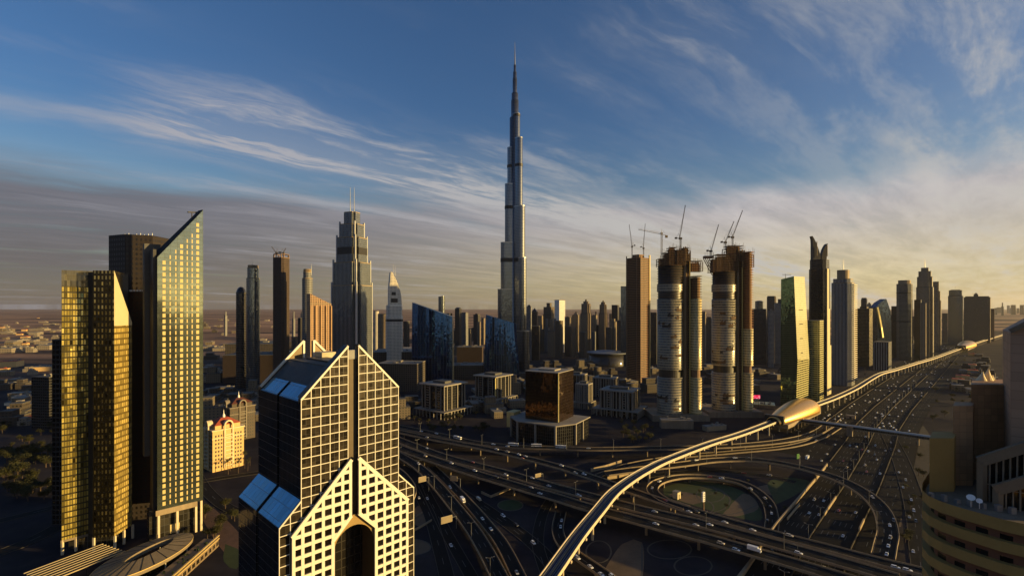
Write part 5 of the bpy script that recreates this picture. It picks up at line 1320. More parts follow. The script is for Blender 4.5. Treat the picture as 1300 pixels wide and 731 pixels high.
# ------------------------------------------------------------------ offices round the interchange
M_PALEF = plain('pale_stone_frame', (.22, .195, .16), .7, var=.12, scale=.2)
M_OVER = plain('canopy_top', (.26, .235, .20), .8, var=.2, scale=.1)
g_off = glass('office_black_glass', (.045, .045, .05), .08, .8, .02, 3, 4, .4, .08)
def canopy_office(label, px0, px1, yt, Y, rot, ratio=1.0, over=.16, mat=None, colon=True, name='office_building', edge=None):
    P = rect(0, 0, 1, ratio); xc, k = fit(px0, px1, Y, P, rot); root = thing(name, label, 'office', (xc, Y, 0), rot); h = zat(yt, Y); d = k * ratio
    b = MB(); b.prism(rect(0, 0, k * .96, d * .96), 0, h - 2.2); b.build('glass_body', mat or g_off, root)
    b = MB(); b.prism(rect(0, 0, k * (1 + over), d * (1 + over)), h - 2.0, h, bottom=True); b.build('overhanging_roof', M_OVER, root)
    b = MB(); b.prism(rect(0, 0, k * .55, d * .45), h + .02, h + 3.5); b.build('roof_plant', M_ROOF, root)
    b = MB()
    for s_ in (-.5, -.36, -.14, .14, .36, .5):
        b.box(s_ * k - .8, -d / 2 - .5, 0, s_ * k + .8, -d / 2 + .7, h - 2.1); b.box(k / 2 - .7, s_ * d - .8, 0, k / 2 + .5, s_ * d + .8, h - 2.1); b.box(-k / 2 - .5, s_ * d - .8, 0, -k / 2 + .7, s_ * d + .8, h - 2.1)
    b.build('frame_column', M_PALEF, root)
    b = MB(); b.box(-k * .055, -d / 2 - .2, 0, k * .055, -d / 2 + .15, 1.1); f_ = None
    for j in range(1, int(h / 4)):
        for s_ in (-.25, .25):
            if f_ is None: f_ = b.build('spandrel_panel', M_PALEF, root, (s_ * k, 0, 4 * j))
            else: again(f_, root, (s_ * k, 0, 4 * j))
    if colon:
        b = MB(); kk, dd = k * 1.42, d * 1.42; hh = 11
        b.prism(rect(0, 0, kk, dd), hh - 1.1, hh, bottom=True)
        n = 9
        for i in range(n + 1):
            t = -.5 + i / n
            for x, y in ((t * kk, -dd / 2), (t * kk, dd / 2), (-kk / 2, t * dd), (kk / 2, t * dd)): b.box(x - .6, y - .6, 0, x + .6, y + .6, hh - 1.1)
        b.build('colonnade', M_PALEF, root)
    if edge:
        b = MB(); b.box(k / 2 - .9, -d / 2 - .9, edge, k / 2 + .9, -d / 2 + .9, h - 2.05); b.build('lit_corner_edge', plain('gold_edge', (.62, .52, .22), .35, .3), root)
    return root, k, d, h
canopy_office('square black glass office with unlit overhanging roof and colonnade, leftmost of the row', 536, 590, 485, 800, R(-36))
canopy_office('black glass office with sunlit overhanging roof, left behind the bronze cube', 604, 648, 475, 900, R(-36), edge=12)
def bronze_block():
    Y = 655; rot = R(-31); xc, k = fit(667, 728, Y, rect(0, 0, 1, .98), rot); d = k * .98; h = zat(470, Y)
    root = thing('office_building', 'bronze glass office cube with one glowing corner edge on a wide dark podium', 'office', (xc, Y, 0), rot)
    b = MB(); b.prism(rect(0, 0, k, d), 0, h); b.build('glass_body', glass('copper_glass', (.11, .065, .04), .05, .9, .012, 1.6, 3.9, .35, .06, linecol=(.03, .018, .012), wav=.015), root)
    b = MB(); b.prism(rect(0, 0, k * 1.01, d * 1.01), h, h + .8, bottom=True); b.prism(rect(0, 0, k * .5, d * .4), h + .8, h + 2.6); b.build('roof', M_OVER, root)
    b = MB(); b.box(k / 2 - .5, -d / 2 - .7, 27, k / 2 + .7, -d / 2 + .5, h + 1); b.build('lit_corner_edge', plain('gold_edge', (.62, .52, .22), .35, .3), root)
    b = MB(); W, Dp, hh = 92, 74, 25
    b.prism([(-W * .5, -Dp * .28), (-W * .28, -Dp * .52), (W * .3, -Dp * .52), (W * .46, -Dp * .2), (W * .46, Dp * .4), (-W * .5, Dp * .4)], 0, hh); b.build('podium', g_off, root)
    b = MB(); b.prism([(-W * .52, -Dp * .29), (-W * .29, -Dp * .545), (W * .31, -Dp * .545), (W * .48, -Dp * .21), (W * .48, Dp * .42), (-W * .52, Dp * .42)], hh, hh + 1.2, bottom=True); b.build('podium_roof', M_OVER, root)
    b = MB()
    for x, y in ((-W * .5, -Dp * .29), (-W * .28, -Dp * .535), (0, -Dp * .535), (W * .3, -Dp * .535), (W * .47, -Dp * .2), (W * .47, Dp * .1)): b.box(x - 1.1, y - 1.1, 0, x + 1.1, y + 1.1, hh - .02)
    b.build('podium_pillar', M_PALEF, root)
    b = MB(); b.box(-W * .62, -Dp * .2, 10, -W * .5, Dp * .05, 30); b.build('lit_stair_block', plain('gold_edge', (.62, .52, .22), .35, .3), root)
bronze_block()
f_col = facade('colonnade_facade', (.24, .21, .17), (.03, .03, .035), 5.0, 60, .68, 1.0, .7, 0, .1, .6)
canopy_office('low office with close vertical columns just right of the bronze cube', 731, 752, 486, 850, R(-30), 1, .06, f_col, True)
canopy_office('wide low office with vertical columns and colonnade, third right of the bronze cube', 762, 812, 493, 800, R(-30), .8, .05, f_col, True)
canopy_office('smaller office with columns behind the wide low one right of the bronze cube', 753, 785, 478, 960, R(-30), .8, .05, f_col, False)
canopy_office('low dark office peeking out left behind the bronze cube', 720, 745, 474, 1010, R(-30), .8, .08, g_off, False)
def oval_hall():
    Y = 1480; root = thing('event_hall', 'low round hall with a wide pale flying saucer roof beyond the offices', 'hall', (xat(771, Y), Y, 0)); a = wpx(26, Y)
    b = MB(); b.prism(ellipse(0, 0, a * .9, a * .9, 32), 0, 33, smooth=True); b.build('wall', f_dark, root)
    b = MB(); zt = zat(444.5, Y)
    b.prism(ellipse(0, 0, a, a, 32), zt - 8, zt - 5, smooth=True, bottom=True, top=False); b.prism(ellipse(0, 0, a, a, 32), zt - 5, zt, top_poly=ellipse(0, 0, a * .3, a * .3, 32), smooth=True); b.build('saucer_roof', plain('blue_grey_roof', (.15, .165, .19), .5, var=.1), root)
oval_hall()
def red_screen():
    Y = 840; p = pt(960, 503.5, Y); root = thing('led_screen', 'glowing red advertising screen at the foot of the right banded tower', 'screen', (p.x, Y, 0), R(0))
    m, T, out = newmat('red_led'); e = T.new('ShaderNodeEmission'); e.inputs[1].default_value = .5
    co = T.new('ShaderNodeTexCoord').outputs['Object']; T.l.new(T.mix(T.ramp(T.noise(co, .5, 2), .5, .62), (.9, .01, .08), (1, .45, .5)), e.inputs[0]); T.l.new(e.outputs[0], out.inputs[0])
    b = MB(); b.box(-6.5, -.5, p.z - 3, 6.5, -.1, p.z + 3); b.build('lit_panel', m, root)
    b = MB(); b.box(-6.9, -.09, p.z - 3.4, 6.9, .7, p.z + 3.4); b.tube((-4, .4, 0), (-4, .4, p.z - 3.3), .4, .4, 6); b.tube((4, .4, 0), (4, .4, p.z - 3.3), .4, .4, 6); b.build('housing', M_DARK, root)
red_screen()

# ------------------------------------------------------------------ red roofed apartment houses, mall, left edge
M_TILE = plain('red_roof_tile', (.36, .075, .035), .8, var=.25, scale=.4)
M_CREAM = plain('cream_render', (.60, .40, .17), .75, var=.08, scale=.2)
def villa_block(label, px, py, sc=1.0, mat=None):
    p = gp(px, py); root = thing('apartment_block', label, 'apartments', p, GRID + R(6)); w, d, h = 31 * sc, 24 * sc, 42 * sc
    cells = []; trim = plain('shade_toned_trim', (.20, .17, .13), .7) if mat else plain('cream_trim', (.68, .55, .34), .6)
    b = MB(); b.prism(rect(0, 0, w, d), 0, h); b.build('wall', mat or M_CREAM, root)
    b = MB(); b.prism(rect(0, 0, w + 1.6, d + 1.6), h, h + 1.0, bottom=True); b.box(-w / 2 - .5, -d / 2 - .5, h * .80, w / 2 + .5, -d / 2 + .2, h * .82); b.build('cornice', trim, root)
    b = MB(); b.prism(rect(0, 0, w * .80, d * .85), h + 1, h + 5); b.build('attic', mat or M_CREAM, root)
    b = MB(); b.prism(rect(0, 0, w * .86, d * .92), h + 5, h + 11, top_poly=rect(0, 0, w * .24, d * .2)); b.build('hip_roof', plain('shade_dark_tile', (.10, .03, .02), .85, var=.2) if mat else M_TILE, root)
    b = MB(); b.tube((0, 0, h + 10.5), (0, 0, h + 14), 1.6, 1.3, 8); b.tube((0, 0, h + 14), (0, 0, h + 19), .6, .12, 6); b.build('lantern', M_WHITE, root)
    for ax in (0, 1):   # arched dormer with its strip of balconies on two sides
        b = MB(); n = 12; r0, r1 = 4.6, 3.4; yy = -d / 2 - 1.2
        def q(r, k, y):
            a = math.pi * k / n; x, z = r * math.cos(a), h + 4 + r * math.sin(a) * 1.25; return (x, y, z) if ax == 0 else (y * w / d, -x, z)
        for k in range(n):
            b.face([q(r1, k, yy), q(r0, k, yy), q(r0, k + 1, yy), q(r1, k + 1, yy)][::1 if ax == 0 else 1]); b.face([q(r0, k, yy), q(r0, k, yy + 4), q(r0, k + 1, yy + 4), q(r0, k + 1, yy)]); b.face([q(r1, k + 1, yy), q(r1, k + 1, yy + 4), q(r1, k, yy + 4), q(r1, k, yy)])
        for s_ in (-1, 1):
            x = s_ * 4.0
            if ax == 0: b.box(x - .6, yy, 2, x + .6, yy + 1.1, h + 4)
            else: b.box((yy) * w / d, -x - .6, 2, (yy) * w / d + 1.1, -x + .6, h + 4)
        b.build('arched_bay', trim, root)
        b = MB()
        for k in range(9):
            z = 4 + k * 4.0 * sc
            if ax == 0: b.box(-3.3, yy - .2, z, 3.3, yy + 1.4, z + 1.1)
            else: b.box(yy * w / d - .2, -3.3, z, yy * w / d + 1.4, 3.3, z + 1.1)
        b.build('balcony', trim, root)
    for side in (0, 1):
        for k in range(9):
            for t in (-.40, -.31, -.22, .22, .31, .40): cells.append((side, t, 3.5 + k * 4.0 * sc))
    def mk(b, side, t, z):
        if side == 0: b.box(t * w - .75, -d / 2 - .07, z, t * w + .75, -d / 2 + .05, z + 2.1)
        else: b.box(-w / 2 - .07, t * d - .7, z, -w / 2 + .05, t * d + .7, z + 2.1)
    windows_as_parts(root, cells, mk, M_DARK)
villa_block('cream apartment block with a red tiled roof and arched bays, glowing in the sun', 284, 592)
villa_block('shade darkened apartment block with red roof further back, beside the gabled tower', 303, 556, 1.0, plain('shade_toned_render', (.085, .066, .048), .8))  # render, trim and tiles darkened to carry the shade this block stands in
def mall():
    Y = 1330; root = thing('mall_hall', 'long mall hall with a wavy pale sunlit front behind the gabled tower', 'mall', (xat(358, Y), Y, 0), R(14)); w = wpx(46, Y)
    b = MB(); n = 24
    for k in range(n):
        x0, x1 = -w / 2 + w * k / n, -w / 2 + w * (k + 1) / n; f = lambda x: 38 + 7 * math.sin((x / w + .5) * 6.6 + 3.6) + 6 * (x / w)
        b.face([(x0, 0, 16), (x1, 0, 16), (x1, 0, f(x1)), (x0, 0, f(x0))], smooth=True); b.face([(x0, 0, f(x0)), (x1, 0, f(x1)), (x1, 70, f(x1) + 4), (x0, 70, f(x0) + 4)], smooth=True); b.face([(x1, 70, 0), (x0, 70, 0), (x0, 70, f(x0) + 4), (x1, 70, f(x1) + 4)])
    b.face([(-w / 2, 70, 0), (-w / 2, 0, 0), (-w / 2, 0, f(-w / 2)), (-w / 2, 70, f(-w / 2) + 4)]); b.face([(w / 2, 0, 0), (w / 2, 70, 0), (w / 2, 70, f(w / 2) + 4), (w / 2, 0, f(w / 2))])
    b.build('wavy_front', plain('pale_front', (.66, .54, .34), .6, var=.1, scale=.05), root)
    b = MB(); b.box(-w * .6, -10, 0, w * .6, 69, 15.9); b.build('lower_storey', M_CONCD, root)
mall()
def slab_block(label, px0, px1, yt, Y, depth, mat, rot=0.0, name='low_building', roof=None, cat='building', group=None):
    P = rect(0, 0, 1, 1); xc = xat((px0 + px1) / 2, Y); w = wpx(px1 - px0, Y); root = thing(name, label, cat, (xc, Y, 0), rot, group); h = max(3.5, zat(yt, Y))
    b = MB(); b.prism(rect(0, depth / 2, w, depth), 0, h); b.build('wall', mat, root)
    b = MB(); b.prism(rect(0, depth / 2, w * 1.01, depth * 1.02), h, h + .9, bottom=True); b.build('roof', roof or M_ROOF, root)
    b = MB(); rr = random.Random(int(px0 * 7))
    for k in range(5):
        x, y = rr.uniform(-.4, .4) * w, depth * rr.uniform(.15, .85); s_ = rr.uniform(.02, .06) * w; b.box(x - s_, y - s_, h + .9, x + s_, y + s_, h + rr.uniform(2, 5))
    b.build('roof_plant', M_ROOFP, root); return root
f_low = facade('low_block_facade', (.08, .065, .05), (.04, .04, .045), 4.5, 4.2, .5, .5, .85, 0, .2, .4)
slab_block('long dark mall roof left of the wavy hall', 288, 345, 437, 1500, 160, f_low, R(10), 'mall_hall', cat='mall')
slab_block('wide low mall roof with brown front between villas and gabled tower', 285, 372, 451, 1120, 90, plain('dull_brown_front', (.045, .03, .022), .85), R(6), 'mall_hall', cat='mall')
slab_block('flat mall building right of the gabled tower peak under the stepped tower', 474, 522, 447, 1240, 150, f_low, R(8), 'mall_hall', M_ROOFP, 'mall')
slab_block('long pale roofed hall in front of the curved crown tower', 478, 530, 462, 1010, 60, f_low, R(-6), 'mall_hall', M_ROOFP, 'mall')
slab_block('long flat roofed hall between the two blue sail towers', 570, 622, 464, 1180, 60, f_low, R(4), 'mall_hall', M_ROOFP, 'mall')
slab_block('low dark brown building between the blue sail towers, behind the flat hall', 580, 612, 441, 1400, 60, plain('dull_brown_front', (.045, .03, .022), .85), R(0), 'mall_hall', cat='mall')
slab_block('dark plain office slab at the left edge beyond the trees', 38, 64, 479, 700, 26, facade('dark_slab_facade', (.035, .032, .03), (.03, .03, .03), 3, 3.8, .8, .7, .6, 0, .1, .6), R(-8), 'office_building', cat='office')
slab_block('narrow black slab tower standing tight against the left flank of the gold tower', 66, 79, 432, 392, 12, facade('black_slab_facade', (.02, .018, .016), (.02, .018, .018), 3, 3.8, .8, .7, .6, 0, .15, .5), R(0), 'office_tower', cat='office tower')
M_LITH = plain('white_render', (.62, .54, .42), .8, var=.15, scale=.05)
slab_block('stepped white sunlit building left of the dark slab, larger of two', 17, 36, 503, 900, 26, M_LITH, R(20), 'low_building', M_ROOFP)
slab_block('lower white annexe in front of the stepped white building', 8, 28, 511, 870, 18, M_LITH, R(20), 'low_building', M_ROOFP)
slab_block('small lit hut at the foot of the dark slab at the left edge', 28, 36, 525, 800, 10, M_LITH, R(20), 'low_building', M_ROOFP)
slab_block('tan sunlit house with red roof at the far left edge', 0, 18, 459, 1420, 40, M_CREAM, R(20), 'low_building', M_TILE)
slab_block('second tan sunlit house further right at the left edge, below the desert', 40, 62, 466, 1330, 40, M_CREAM, R(20), 'low_building', M_ROOFP)
slab_block('flat site office with lit roof at the foot of the left banded tower', 890, 912, 519, 830, 30, M_CONCD, R(-20), 'site_office', M_ROOFP)
slab_block('site hall with golden roof edge right of the right banded tower foot', 950, 982, 514, 845, 30, M_CONCD, R(-25), 'site_office', plain('gold_edge', (.62, .52, .22), .35, .3))
slab_block('long low site wall building below the left banded tower', 840, 880, 534, 700, 14, M_CONCD, R(-6), 'site_office', M_ROOFP)
slab_block('lit low roof between the banded towers and the metro curve', 895, 925, 541, 690, 10, M_CONC, R(18), 'site_office', M_ROOFP)

# ------------------------------------------------------------------ distant skyline
FS = [  # px0, px1, top, Y, facade, shape, crown, label
 (565, 574, 398, 2000, f_dark, 'box', None, 'dark narrow tower just right of the taller blue sail tower'),
 (577.5, 586, 392, 2000, f_dark, 'box', ('dome', 390, .9), 'dark tower with a bright round cap between the blue sail towers'),
 (586, 594.5, 397, 2050, f_grey, 'box', None, 'grey tower leaning on the one with the bright round cap'),
 (601, 610, 399.5, 2150, f_dark, 'box', ('plant', 398, .5), 'dark tower left of the smaller blue sail tower, second from it'),
 (611, 616, 404, 2300, f_res, 'box', None, 'slim pale tower touching the left edge of the smaller blue sail tower'),
 (668.5, 675, 389, 1600, f_grey, 'box', ('plant', 387, .6), 'tall slim grey tower touching the right flank of the tallest spire'),
 (674.5, 683, 396, 1900, f_dark, 'box', ('peak', 391, .9), 'dark pointed tower second to the right of the tallest spire'),
 (683, 690, 401, 2300, f_res, 'box', None, 'pale slab tower third to the right of the tallest spire'),
 (690, 704, 390, 1950, f_resd, 'box', ('plant', 384.5, .45), 'dun tower with a tall square cap left of the bright white one'),
 (717, 725, 403, 2300, f_resd, 'box', ('plant', 401.5, .5), 'short dun tower just right of the bright white one'),
 (726, 737, 400, 1900, f_res, 'box', ('peak', 395, .8), 'tan tower with an orange lit pointed cap'),
 (752, 758.5, 400, 2000, f_res, 'box', None, 'pale lit slab between the two clock like stepped towers'),
 (776.5, 786, 387.5, 1700, f_dark, 'box', None, 'plain dark slab right of the two stepped dun towers'),
 (781, 793, 392, 1750, f_grey, 'box', ('slantl', 388, 1.0), 'grey tower with a sloping top left of the brown unfinished tower'),
 (788, 797, 364, 1450, f_bluegrey, 'box', None, 'tall plain grey tower hidden half behind the brown unfinished tower'),
 (783, 794, 407, 1500, f_resd, 'box', None, 'shorter dun tower at the foot of the tall plain grey one'),
 (826, 835, 397, 1500, f_dark, 'box', None, 'dark tower seen between the brown tower and the left banded tower'),
 (889, 896.5, 396, 1500, f_res, 'box', None, 'pale slim tower seen in the gap between the two banded towers'),
 (896, 904, 404, 1600, f_resd, 'box', ('plant', 402, .6), 'dun tower right of the pale slim one in the gap between the banded towers'),
 (953.5, 974, 392.5, 1500, f_dark, 'box', None, 'broad dark office block right of the rust topped tower'),
 (958.5, 969, 383, 1700, f_bluegrey, 'round', ('dome', 381.5, .95), 'round shouldered blue grey tower behind the broad dark office block'),
 (973.5, 985.5, 377.5, 1650, f_resd, 'chamfer', ('plant', 375.8, .9), 'tall dun tower with rounded shoulders left of the green slab'),
 (975, 983, 395, 1420, f_grey, 'box', ('plant', 392, .4), 'grey tower with a white cap in front of the tall dun tower'),
 (983, 992, 385, 1500, f_grey, 'box', None, 'grey slab squeezed between the tall dun tower and the green slab'),
 (987.5, 993, 380, 1900, f_dark, 'box', None, 'dark narrow tower just touching the left edge of the green slab'),
 (1085, 1093, 398, 1900, f_resd, 'box', None, 'dun slab right of the grey ribbed tower'),
 (1101, 1106, 386, 2200, f_grey, 'box', ('plant', 384, .5), 'thin grey tower left of the blue winged building'),
 (1127, 1133, 400, 2300, f_resd, 'box', None, 'small dun tower between blue winged building and belted tower'),
 (1196, 1203, 398, 2400, f_resd, 'box', None, 'small dun slab between the antler towers and the unfinished grey tower'),
 (378, 384, 404, 1700, f_dark, 'box', None, 'small dark tower left of the pale slim tower behind the brown hotel'),
 (370, 378, 428, 1300, f_resd, 'box', None, 'low dun building right of the dark brown unfinished tower'),
 (512, 520, 408, 1800, f_dark, 'box', None, 'dark low tower right of the curved crown tower'),
]
rr = random.Random(11)
for px0, px1, yt, Y, mt, sh, cr, lab in FS:
    tower(lab, px0, px1, yt, Y, mt, sh, rr.uniform(.7, 1), R(rr.choice([-14, -22, -32])), None, cr)
tower('bright white square tower with a glowing right face amid the distant crowd', 704, 717.5, 381, 1900, facade('bright_white_facade', (.85, .80, .70), (.35, .34, .32), 3.4, 3.6, .5, .5, .5, 0, .1, .4), 'box', .8, R(-62), None, None)
tower('stepped dun tower with a tall cap, left of the stepped pair', 737, 751, 386, 1700, f_res, 'cross', .9, R(-24), [(1, 398), (.85, 386), (.5, 383)], ('plant', 380, .35))
tower('stepped dun tower with a tall cap, right of the stepped pair', 760, 771.5, 388, 1700, f_res, 'cross', .9, R(-24), [(1, 398), (.8, 387), (.5, 384)], ('plant', 381.5, .35))
def crowd(n, x0, x1, y0, y1, Ya, Yb, label, group, seed, wa=5, wb=11, pale=False):
    rr = random.Random(seed)
    for k in range(n):
        px = x0 + (x1 - x0) * (k + rr.uniform(.1, .9)) / n; Y = rr.uniform(Ya, Yb); w = rr.uniform(wa, wb)
        tower(label, px - w / 2, px + w / 2, rr.uniform(y0, y1), Y, rr.choice([f_res, f_resd, f_resd, f_grey, f_dark]), rr.choice(['box', 'box', 'chamfer']), rr.uniform(.6, 1), R(rr.uniform(-38, -8)), None, rr.choice([None, None, ('plant', y0 - 2.5, .5)]), group=group)
crowd(20, 672, 792, 407, 422, 1500, 2000, 'dim apartment tower in the lower front row of the crowd right of the tallest spire', 'lower apartment towers right of the spire', 3)
crowd(16, 690, 800, 398, 408, 2200, 3200, 'small hazy apartment tower in the back row of the crowd right of the tallest spire', 'back row apartment towers right of the spire', 4, 4, 8)
crowd(9, 573, 632, 407, 420, 1700, 2600, 'small dim apartment tower in the distance between the blue sail towers', 'small towers between the sail towers', 5, 4, 8)
crowd(9, 940, 1000, 400, 420, 1500, 2400, 'small dim tower low in the gap left of the green slab', 'small towers left of the green slab', 6, 4, 8)
crowd(10, 1085, 1160, 404, 425, 1700, 3000, 'small hazy tower low behind the blue winged building', 'small towers by the winged building', 7, 4, 8)
crowd(8, 1195, 1262, 415, 428, 2300, 3300, 'small lit block at the foot of the rightmost skyline', 'small blocks at the foot of the right skyline', 8, 3, 7)
crowd(8, 1262, 1300, 386.6, 391.5, 9000, 15000, 'faint tower block dissolved in haze on the right horizon', 'faint blocks on the right horizon', 9, 3, 7)
crowd(7, 275, 420, 398, 412, 2200, 4000, 'tiny far tower on the desert edge behind the gabled tower', 'tiny far towers on the desert edge', 10, 2.5, 5)

# ------------------------------------------------------------------ low houses, in bulk but each one a thing
OCC = []
for nm_, fr_, w_ in ROADS: OCC += [(p.x, p.y, w_ / 2) for p, t, r in fr_[::3]]
OCC += [(p.x, p.y, 6) for p, t, r in ROADS_METRO[::2]]
OCCA = np.array(OCC)
def clear(x, y, rad): return bool(np.all((OCCA[:, 0] - x) ** 2 + (OCCA[:, 1] - y) ** 2 > (OCCA[:, 2] + rad) ** 2))
BIG = [(o.location.x, o.location.y) for o in bpy.data.objects if o.type == 'EMPTY' and o.get('category') in ('skyscraper', 'tower', 'office', 'office tower', 'mall', 'hotel', 'apartments', 'hall')]
BIGA = np.array(BIG)
house_protos = []
def house_proto(i, w, d, h, mat, roofm, upper):
    root = thing('house', 'x', 'house'); b = MB(); b.prism(rect(0, 0, w, d), 0, h)
    if upper: b.prism(rect(-w * .15, d * .1, w * .55, d * .6), h, h * 1.7)
    b.build('wall', mat, root)
    b = MB(); b.prism(rect(0, 0, w * 1.02, d * 1.02), h, h + .6, bottom=True)
    if upper: b.prism(rect(-w * .15, d * .1, w * .58, d * .63), h * 1.7, h * 1.7 + .6, bottom=True)
    b.box(w * .2, -d * .3, h + .6, w * .36, -d * .1, h + 2.6); b.build('roof', roofm, root); house_protos.append((root, w, d)); return root
f_h1 = facade('white_house_facade', (.25, .21, .16), (.05, .05, .05), 4, 3.6, .38, .42, .85, 0, .3, .2)
f_h2 = facade('tan_house_facade', (.17, .135, .09), (.04, .04, .04), 4, 3.6, .4, .45, .85, 0, .3, .2)
f_h3 = facade('shade_brown_house_facade', (.07, .055, .042), (.03, .03, .03), 4, 3.6, .5, .45, .85, 0, .3, .2)  # walls darkened to carry the shade of the mid-city streets
house_proto(0, 18, 14, 7, f_h1, M_ROOFP, True); house_proto(1, 26, 16, 9, f_h2, M_ROOFP, False); house_proto(2, 34, 22, 11, f_h3, M_ROOF, True); house_proto(3, 48, 26, 8, f_h1, M_ROOFP, False); house_proto(4, 30, 20, 17, f_h2, M_ROOF, True); house_proto(5, 22, 18, 6, M_CREAM, M_TILE, False)
NH = [0] * len(house_protos)
def suburb(n, x0, x1, y0, y1, kinds, label, group, seed, rot=0.3, smin=.8, smax=1.3):
    rr = random.Random(seed); made = 0; tries = 0
    while made < n and tries < n * 12:
        tries += 1; py = HY + 1 / (1 / (y0 - HY) + (1 / (y1 - HY) - 1 / (y0 - HY)) * rr.random() ** 1.6) if False else y0 + (y1 - y0) * rr.random(); p = gp(rr.uniform(x0, x1), py); i = rr.choice(kinds); s_ = rr.uniform(smin, smax)
        root, w, d = house_protos[i]
        if not clear(p.x, p.y, max(w, d) * s_ * .6) or np.any((BIGA[:, 0] - p.x) ** 2 + (BIGA[:, 1] - p.y) ** 2 < (34 + w * s_ * .5) ** 2): continue
        c = root if NH[i] == 0 else dup(root); NH[i] += 1
        c.location = p; c.rotation_euler.z = rot + rr.choice([0, R(90)]) + rr.uniform(-.06, .06); c.scale = (s_, s_, s_ * rr.uniform(.8, 1.25)); tag(c, label, 'house', group); made += 1
suburb(55, 0, 80, 402, 448, [0, 1, 3, 5, 3], 'small pale house scattered over the sunlit desert plain left of the gold tower', 'houses on the left desert plain', 21, smin=1.0, smax=2.0)
suburb(50, 258, 420, 404, 446, [0, 1, 3, 2, 3], 'small pale building scattered on the plain between slanted hotel and stepped tower', 'buildings on the middle desert plain', 22, smin=1.0, smax=2.0)
suburb(22, 0, 70, 450, 540, [0, 1, 2, 5], 'flat roofed house in the shaded quarter at the left edge', 'houses at the left edge', 23)
suburb(34, 256, 330, 452, 535, [1, 2, 4, 0], 'dim flat roofed block in the shaded streets between slanted hotel and gabled tower', 'blocks between slanted hotel and gabled tower', 24)
suburb(40, 508, 660, 446, 530, [1, 2, 4, 3], 'dim flat roofed block in the shaded streets round the black glass offices', 'blocks round the black glass offices', 25)
suburb(46, 655, 830, 434, 500, [1, 2, 4, 2], 'dim low block in the shaded streets below the distant apartment towers', 'blocks below the apartment towers', 26)
suburb(22, 890, 1000, 436, 500, [1, 2, 3], 'dim low block in the gap right of the banded towers', 'blocks right of the banded towers', 27)
suburb(24, 1085, 1170, 428, 455, [0, 1, 2, 3], 'low hazy block behind the metro viaduct on the right bank', 'blocks on the right bank', 28, GRID)
suburb(22, 1186, 1262, 436, 500, [1, 2, 3, 5], 'dim low block on the dusty land right of the highway', 'blocks right of the highway', 29, GRID, .7, 1.2)
for (root, w, d), n_ in zip(house_protos, NH):
    if n_ == 0:
        for ch in list(root.children): bpy.data.objects.remove(ch)
        bpy.data.objects.remove(root)
# ------------------------------------------------------------------ trees
def leafmat(name, a, c):
    m, T, out = newmat(name); co = T.new('ShaderNodeTexCoord').outputs['Object']; oi = T.new('ShaderNodeObjectInfo').outputs['Random']
    n = T.noise(co, 1.4, 3); T.l.new(bsdf(T, T.mix(T.m('ADD', T.m('MULTIPLY', n, .8), T.m('MULTIPLY', oi, .2)), a, c), .8, 0, None, .2), out.inputs[0]); return m
M_LEAF = leafmat('broad_leaf', (.018, .023, .008), (.060, .054, .018)); M_PALM = leafmat('palm_leaf', (.030, .034, .014), (.075, .070, .03)); M_BARK = plain('bark', (.09, .06, .04), .9, var=.3, scale=1.0)
def broad_tree(seed, h, r):
    rr = random.Random(seed); root = thing('tree', 'x', 'tree')
    b = MB(); b.tube((0, 0, -.1), (.1, .1, h * .45), .28, .18, 7); tips = []
    for k in range(6):
        a = k * 1.05 + rr.random(); q = Vector((math.cos(a) * r * rr.uniform(.4, .75), math.sin(a) * r * rr.uniform(.4, .75), h * rr.uniform(.6, .9))); b.tube((.1, .1, h * rr.uniform(.3, .45)), q, .13, .04, 5); tips.append(q)
    b.build('trunk', M_BARK, root); b = MB()
    for q in tips + [Vector((0, 0, h * .85)), Vector((r * .2, -r * .2, h * .7))]:
        for k in range(85):
            d = Vector((rr.gauss(0, 1), rr.gauss(0, 1), rr.gauss(0, .75))); p = q + d * r * .24
            s_ = rr.uniform(.16, .36); u = Vector((rr.gauss(0, 1), rr.gauss(0, 1), rr.gauss(0, .7))).normalized(); v = u.cross(Vector((rr.random(), rr.random(), rr.random() + .1))).normalized()
            b.face([p - u * s_ - v * s_ * .5, p + u * s_ - v * s_ * .5, p + u * s_ * .8 + v * s_ * .6, p - u * s_ * .7 + v * s_ * .6])
    b.build('crown', M_LEAF, root); return root
def palm_tree(seed, h):
    rr = random.Random(seed); root = thing('palm_tree', 'x', 'palm'); b = MB(); p = Vector((0, 0, -.1))
    for k in range(6):
        q = Vector((.25 * math.sin(k * .5), .1 * k * .3, h * (k + 1) / 6)); b.tube(p, q, .26 - .02 * k, .25 - .02 * k, 7); p = q
    b.build('trunk', M_BARK, root); b = MB()
    for k in range(22):
        a = k * 2.4; e = rr.uniform(-.3, 1.1); L = rr.uniform(2.4, 3.3); o = p.copy(); d = Vector((math.cos(a) * math.cos(e), math.sin(a) * math.cos(e), math.sin(e))); s_ = Vector((-math.sin(a), math.cos(a), 0))
        for i in range(5):
            n = o + d * (L / 5); w0, w1 = .42 * (1 - i / 6), .42 * (1 - (i + 1) / 6); dr = Vector((0, 0, -.22))
            b.face([o, n, n + s_ * w1 + dr * w1 * 2, o + s_ * w0 + dr * w0 * 2]); b.face([o, o - s_ * w0 + dr * w0 * 2, n - s_ * w1 + dr * w1 * 2, n]); o = n; d = (d + Vector((0, 0, -.26))).normalized()
    b.build('frond_crown', M_PALM, root); return root
TP = [broad_tree(1, 7, 3.4), broad_tree(2, 9, 4.2), broad_tree(3, 6, 3.6)]; PP = [palm_tree(4, 8), palm_tree(5, 10)]
used = set()
